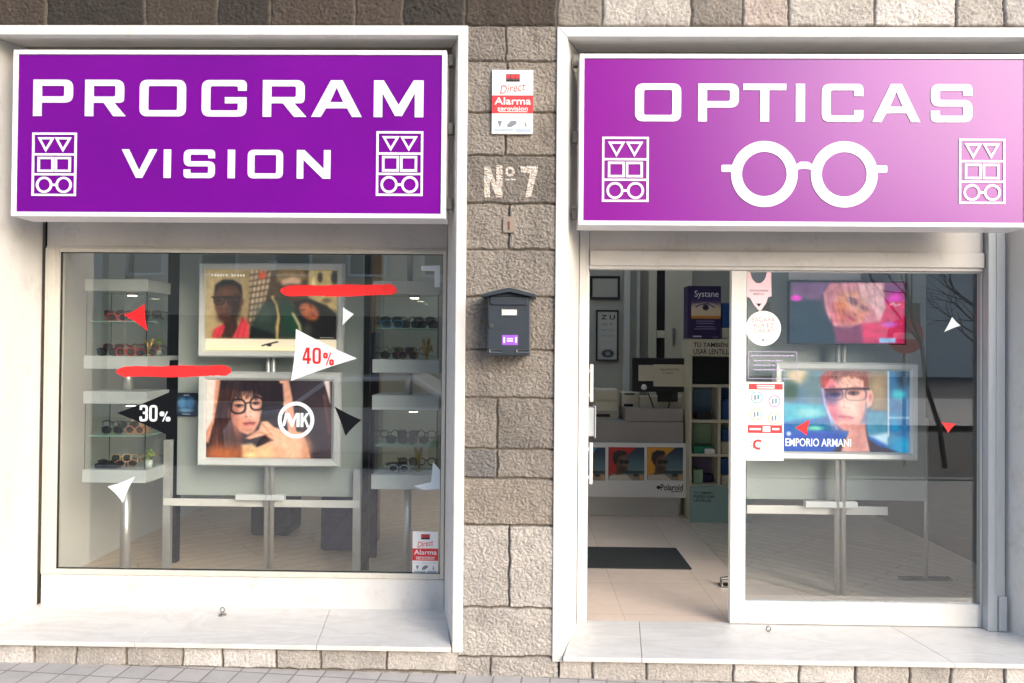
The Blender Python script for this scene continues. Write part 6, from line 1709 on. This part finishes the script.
for (a, b, c_, d, m_, nm) in ((692.5, 357, 750, 385, 'black', 'recess'), (693, 388.5, 718.5, 419.5, 'steelblue', 'cubby_back'), (720.8, 388.5, 749, 419.5, 'blue_card', 'cubby_back'), (693, 423.5, 718.5, 453.5, 'mint', 'cubby_back'), (720.8, 423.5, 749, 453.5, 'mint', 'cubby_back'), (693, 457.5, 718.5, 484.5, 'lilac', 'cubby_back'), (720.8, 457.5, 749, 484.5, 'blue_card', 'cubby_back')):
    bx(a, b, c_, d, YH + (0.10 if nm == 'recess' else 0.25), 0.01, nm, m_, sh, 0)
for (a, b, c_, d, dy, dep, m_, nm, lab) in (
    (694, 446.5, 713, 453.8, 0.06, 0.14, 'green_card', 'lens_box', 'green lens packet lying in the third row cubby'),
    (705, 449, 715, 454, 0.02, 0.03, 'paper', 'leaflet', 'white leaflet leaning on the green lens packet'),
    (693.5, 470, 703, 484.8, 0.05, 0.12, 'mint', 'lens_bottle', 'pale mint solution box standing in the lilac cubby'),
    (701, 475, 713, 484.8, 0.12, 0.1, 'purple_card', 'lens_box', 'dark purple lens box in the lilac cubby beside the mint one'),
    (722, 400, 731, 419.8, 0.08, 0.14, 'blue_card', 'lens_box', 'blue lens box in the second row right cubby'),
    (722, 429, 730, 441, 0.10, 0.1, 'blue_card', 'lens_box', 'blue lens box stacked in the third row right cubby'),
    (721.5, 442, 733, 453.8, 0.06, 0.12, 'cream', 'lens_box', 'cream lens box under the blue one in the third row right cubby'),
    (721.5, 458.5, 731, 475, 0.08, 0.1, 'blue_card', 'lens_box', 'blue lens box in the lowest right cubby'),
    (721.5, 475.5, 732, 484.8, 0.04, 0.12, 'cream', 'lens_box', 'cream lens box in the lowest right cubby'),
    (697, 414, 712, 419.8, 0.06, 0.12, 'dark', 'lens_box', 'dark flat packet lying in the steel blue cubby')):
    tag(bx(a, b, c_, d, YH + dy, dep, nm, m_), lab, 'lens box' if nm == 'lens_box' else nm.replace('_', ' '), 'products in the cubbies')
tb = thing('teal_carton', 'pale teal carton with black print on the floor before the cubby shelf', 'carton', (c.x, YH - 0.3, ZF))
bx(690.5, 487.5, 752, 520, YH - 0.06, 0.052, 'box', 'teal_card', tb, 0.004, True)
for i, s_ in enumerate(('TÚ TAMBIÉN', 'PUEDES USAR', 'LENTILLAS')): text(s_, 694, 491.2 + i * 3.9, 694 + (18.5, 20.5, 17)[i], 494 + i * 3.9, YH - 0.0605, 'black_print', tb, fat=0.01)
# purple eye-drop display box on top of the shelf
cv = Canvas(100, 30, 350, 500, 5, (52, 34, 84))
cv.grady(50, (44, 28, 74), 180, (74, 52, 108), 1, 1 - smooth(175, 185, cv.Y)); cv.grady(150, (110, 90, 120), 240, (226, 206, 170), 1, smooth(150, 200, cv.Y) * (1 - smooth(296, 302, cv.Y)))
cv.rect(100, 298, 350, 325, (214, 140, 50), 3); cv.rect(100, 325, 350, 500, (50, 32, 80), 3)
cv.ell(215, 215, 86, 34, (222, 204, 190), 0.4); cv.line([(140, 218), (180, 195), (240, 188), (295, 220)], 9, (46, 30, 40), 4); cv.ell(222, 222, 26, 26, (70, 44, 70), 0.3); cv.ell(224, 222, 11, 11, (20, 14, 24), 0.3)
for (a, b, y) in ((140, 300, 342), (145, 290, 362), (140, 300, 392), (125, 310, 412)): cv.rect(a, y, b, y + 7, (180, 168, 200), 3, 0.8)
cv.rect(115, 478, 190, 490, (230, 224, 236), 3, 0.9); cv.rect(280, 485, 325, 492, (180, 168, 200), 3, 0.7)
q = RC(691, 286, 721, 338.5, YH + 0.02); sb = thing('display_box', 'purple eye drop display box reading Systane on top of the cubby shelf', 'display box', ((q[0] + q[1]) / 2, YH + 0.02, q[2]))
t = MB(); t.box(q[0] - 0.03, q[1], YH + 0.02, YH + 0.2, q[2], q[3]); t.build('box', 'purple_card', sb, bevel=0.003)
cv.build('picture', q[0] + 0.002, q[1] - 0.002, q[2] + 0.002, q[3] - 0.002, YH + 0.0185, 'picture_dim', sb)
text('Systane', 694.5, 290.5, 718.5, 299, YH + 0.0175, 'letter', sb)
tag(bx(722, 303, 733, 327.5, YH + 0.08, 0.1, 'blue_box', 'blue_card'), 'blue carton behind the purple eye drop box on the shelf top', 'box')
tag(bx(722, 328, 732, 338.8, YH + 0.05, 0.08, 'pale_box', 'cream'), 'small pale carton on the shelf top under the blue carton', 'box')

# floor mat, door stop
a, b = P(585, 570.5, 1.52), P(692, 570.5, 1.52)
t = MB(); t.box(a.x - 0.25, b.x, 1.52, 2.08, ZF + 0.001, ZF + 0.011); tag(t.build('door_mat', 'rubber', bevel=0.004), 'dark grey rubber mat lying on the beige tiles inside the doorway', 'mat')
c = P(724, 588, 1.15); t = MB()
t.box(c.x - 0.03, c.x + 0.05, 1.12, 1.2, ZF + 0.001, ZF + 0.012); t.tube([(c.x - 0.015, 1.16, ZF + 0.012), (c.x - 0.015, 1.16, ZF + 0.05), (c.x + 0.03, 1.16, ZF + 0.055)], 0.012, 10)
tag(t.build('door_stop', 'steel', smooth_=False), 'shiny metal door stop on the tiles beside the sliding panel', 'door stop')
# slim floor stand seen through the right pane
c = P(926, 592, 1.35); st_ = thing('floor_stand', 'slim chrome floor stand with flat foot on the grey planks', 'stand', (c.x, 1.35, ZF))
t = MB(); t.tube([(c.x, 1.35, ZF), (c.x, 1.35, 1.25)], 0.014, 10); t.build('pole', 'chrome', st_, smooth_=True)
t = MB(); t.box(c.x - 0.19, c.x + 0.17, 1.32, 1.38, ZF + 0.0045, ZF + 0.022); t.build('foot', 'dark', st_, bevel=0.004)

# ================================================================== ACROSS THE STREET (seen mirrored in the panes)
def house(label, x0, x1, y0, h, wallrgb, cols, rows_, seed, shops=True):
    root = thing('apartment_building', label, 'building', ((x0 + x1) / 2, y0, 0))
    t = MB(); t.box(x0, x1, y0 - 10, y0, -0.1, h); t.build('wall', mat('facade_%d' % seed, wallrgb, 0.85, var=0.1, vscale=0.8), root)
    t = MB(); t.box(x0 - 0.2, x1 + 0.2, y0 - 10, y0 + 0.4, h + 0.002, h + 0.3); t.build('roof', 'shutter', root)
    cw = (x1 - x0) / cols; proto = None
    for i in range(cols):
        for j in range(rows_):
            cx, zb = x0 + cw * (i + 0.5), 3.9 + j * 3.0
            if proto is None:
                t = MB(); t.frame(cx - 0.62, cx + 0.62, zb, zb + 1.7, 0.1, y0 + 0.002, y0 + 0.07); proto = t.build('window', 'alu_white', root)
                t = MB(); t.box(cx - 0.52, cx + 0.52, y0 + 0.003, y0 + 0.02, zb + 0.1, zb + 1.6); pg = t.build('pane', mat('far_pane', (40, 46, 54), 0.1, var=0.05), proto); org = (cx, zb)
            else:
                w = proto.copy(); COL.objects.link(w); w.location = (cx - org[0], 0, zb - org[1])
                p_ = pg.copy(); COL.objects.link(p_); p_.parent = w
    if shops: t = MB(); t.box(x0 + 0.6, x1 - 0.6, y0 + 0.003, y0 + 0.05, 0.05, 2.7); t.build('shop_glazing', mat('far_shop_%d' % seed, (60, 64, 70), 0.2, var=0.2, vscale=1), root)
house('ochre apartment block across the street, mirrored in the left window', -13, 5.5, -18, 13, (196, 180, 158), 8, 3, 1)
house('grey apartment block across the street, mirrored beside the ochre one', -27, -13.2, -18, 15, (186, 184, 180), 5, 4, 2)

house('long low pale terrace added far off to block low sky, mirrored in the sliding panel', 4, 38, -52, 9.5, (238, 236, 232), 6, 1, 4, False)  # terrace added to cut low sky glare, whitened to lift the pane reflections
def tree(x, y, h, seed, label):
    root = thing('bare_tree', label, 'tree', (x, y, -0.03), 'bare street trees mirrored in the panes')
    rn = random.Random(seed); t = MB(); b = MB()
    def grow(p, d, ln, r, lev, tgt):
        pts = [p]; q = p
        for i in range(3):
            d = (d + Vector((rn.uniform(-.16, .16), rn.uniform(-.16, .16), rn.uniform(0, .10)))).normalized()
            q = q + d * ln / 3; pts.append(q)
        tgt.tube(pts, [r, r * .9, r * .8, r * .66], 7 if lev < 2 else 4, caps=False)
        if lev < 4:
            for k_ in range(3 if lev < 3 else 2):
                a = rn.uniform(0, 6.28); sp = rn.uniform(.45, .85)
                dd = (d + (d.orthogonal().normalized() * math.cos(a) + d.cross(d.orthogonal()).normalized() * math.sin(a)) * sp).normalized()
                grow(pts[-1 - (k_ % 2 if lev else 0)], dd, ln * rn.uniform(.6, .78), r * .58, lev + 1, b)
    grow(Vector((x, y, -0.03)), Vector((0, 0, 1)), h * .42, 0.04, 0, t)
    bark = 'bark'
    if bark not in M: M[bark] = mat('bark', (74, 64, 56), 0.9, var=0.25, vscale=20, bump=0.5)
    t.build('trunk', bark, root, smooth_=True); b.build('crown', bark, root, smooth_=True)
tree(6.35, -6.5, 4.6, 4, 'bare forked street tree near the kerb, mirrored in the sliding panel')
tree(8.3, -8.6, 3.4, 9, 'smaller bare tree leaning beyond it, mirrored near the right frame')

def car(x, y, rgb, label):
    root = thing('parked_car', label, 'car', (x, y, -0.16))
    prof = [(-2.1, .30), (-2.12, .62), (-1.95, .86), (-1.2, .95), (-.55, 1.42), (.75, 1.46), (1.55, .98), (2.05, .88), (2.1, .55), (2.02, .28)]
    t = MB(); t.prism([(x + a, b - .16) for a, b in prof], y - .85, y + .85); o = t.build('body', mat('car_paint', rgb, 0.25, var=0.02, coat=0.6), root, bevel=0.09); o.modifiers['bevel'].segments = 4
    for s_, nm in ((1, 'side_glass'), (-1, 'side_glass')):
        t = MB(); t.prism([(x + a, b - .16) for a, b in ((-1.02, .98), (-.50, 1.36), (.70, 1.39), (1.36, 1.0))], y + s_ * .853, y + s_ * .866); t.build(nm, 'black', root)
    for wx_ in (-1.28, 1.28):
        for s_ in (-1, 1):
            t = MB(); t.tube([(x + wx_, y + s_ * .66, .15), (x + wx_, y + s_ * .88, .15)], .31, 24); w = t.build('wheel', 'rubber', root)
            t = MB(); t.tube([(x + wx_, y + s_ * .881, .15), (x + wx_, y + s_ * .89, .15)], .2, 20); t.build('rim', 'steel', w)
car(-2.4, -7.0, (214, 216, 218), 'silver hatchback parked at the kerb, mirrored in the left window')
# no-entry sign mirrored in the panel
c = Vector((6.1, -7.2, 0)); ne = thing('road_sign', 'round red no entry sign on a pole, mirrored in the sliding panel', 'road sign', (6.1, -7.2, -0.1))
t = MB(); t.tube([(6.1, -7.22, -.1), (6.1, -7.22, 2.3)], .03, 10); t.build('pole', 'steel', ne, smooth_=True)
t = MB(); t.prism(circle(6.1, 1.98, .29, 36), -7.19, -7.17); dk = t.build('disc', 'red', ne)
t = MB(); t.box(5.9, 6.3, -7.168, -7.164, 1.93, 2.03); t.build('bar', 'paper', ne)
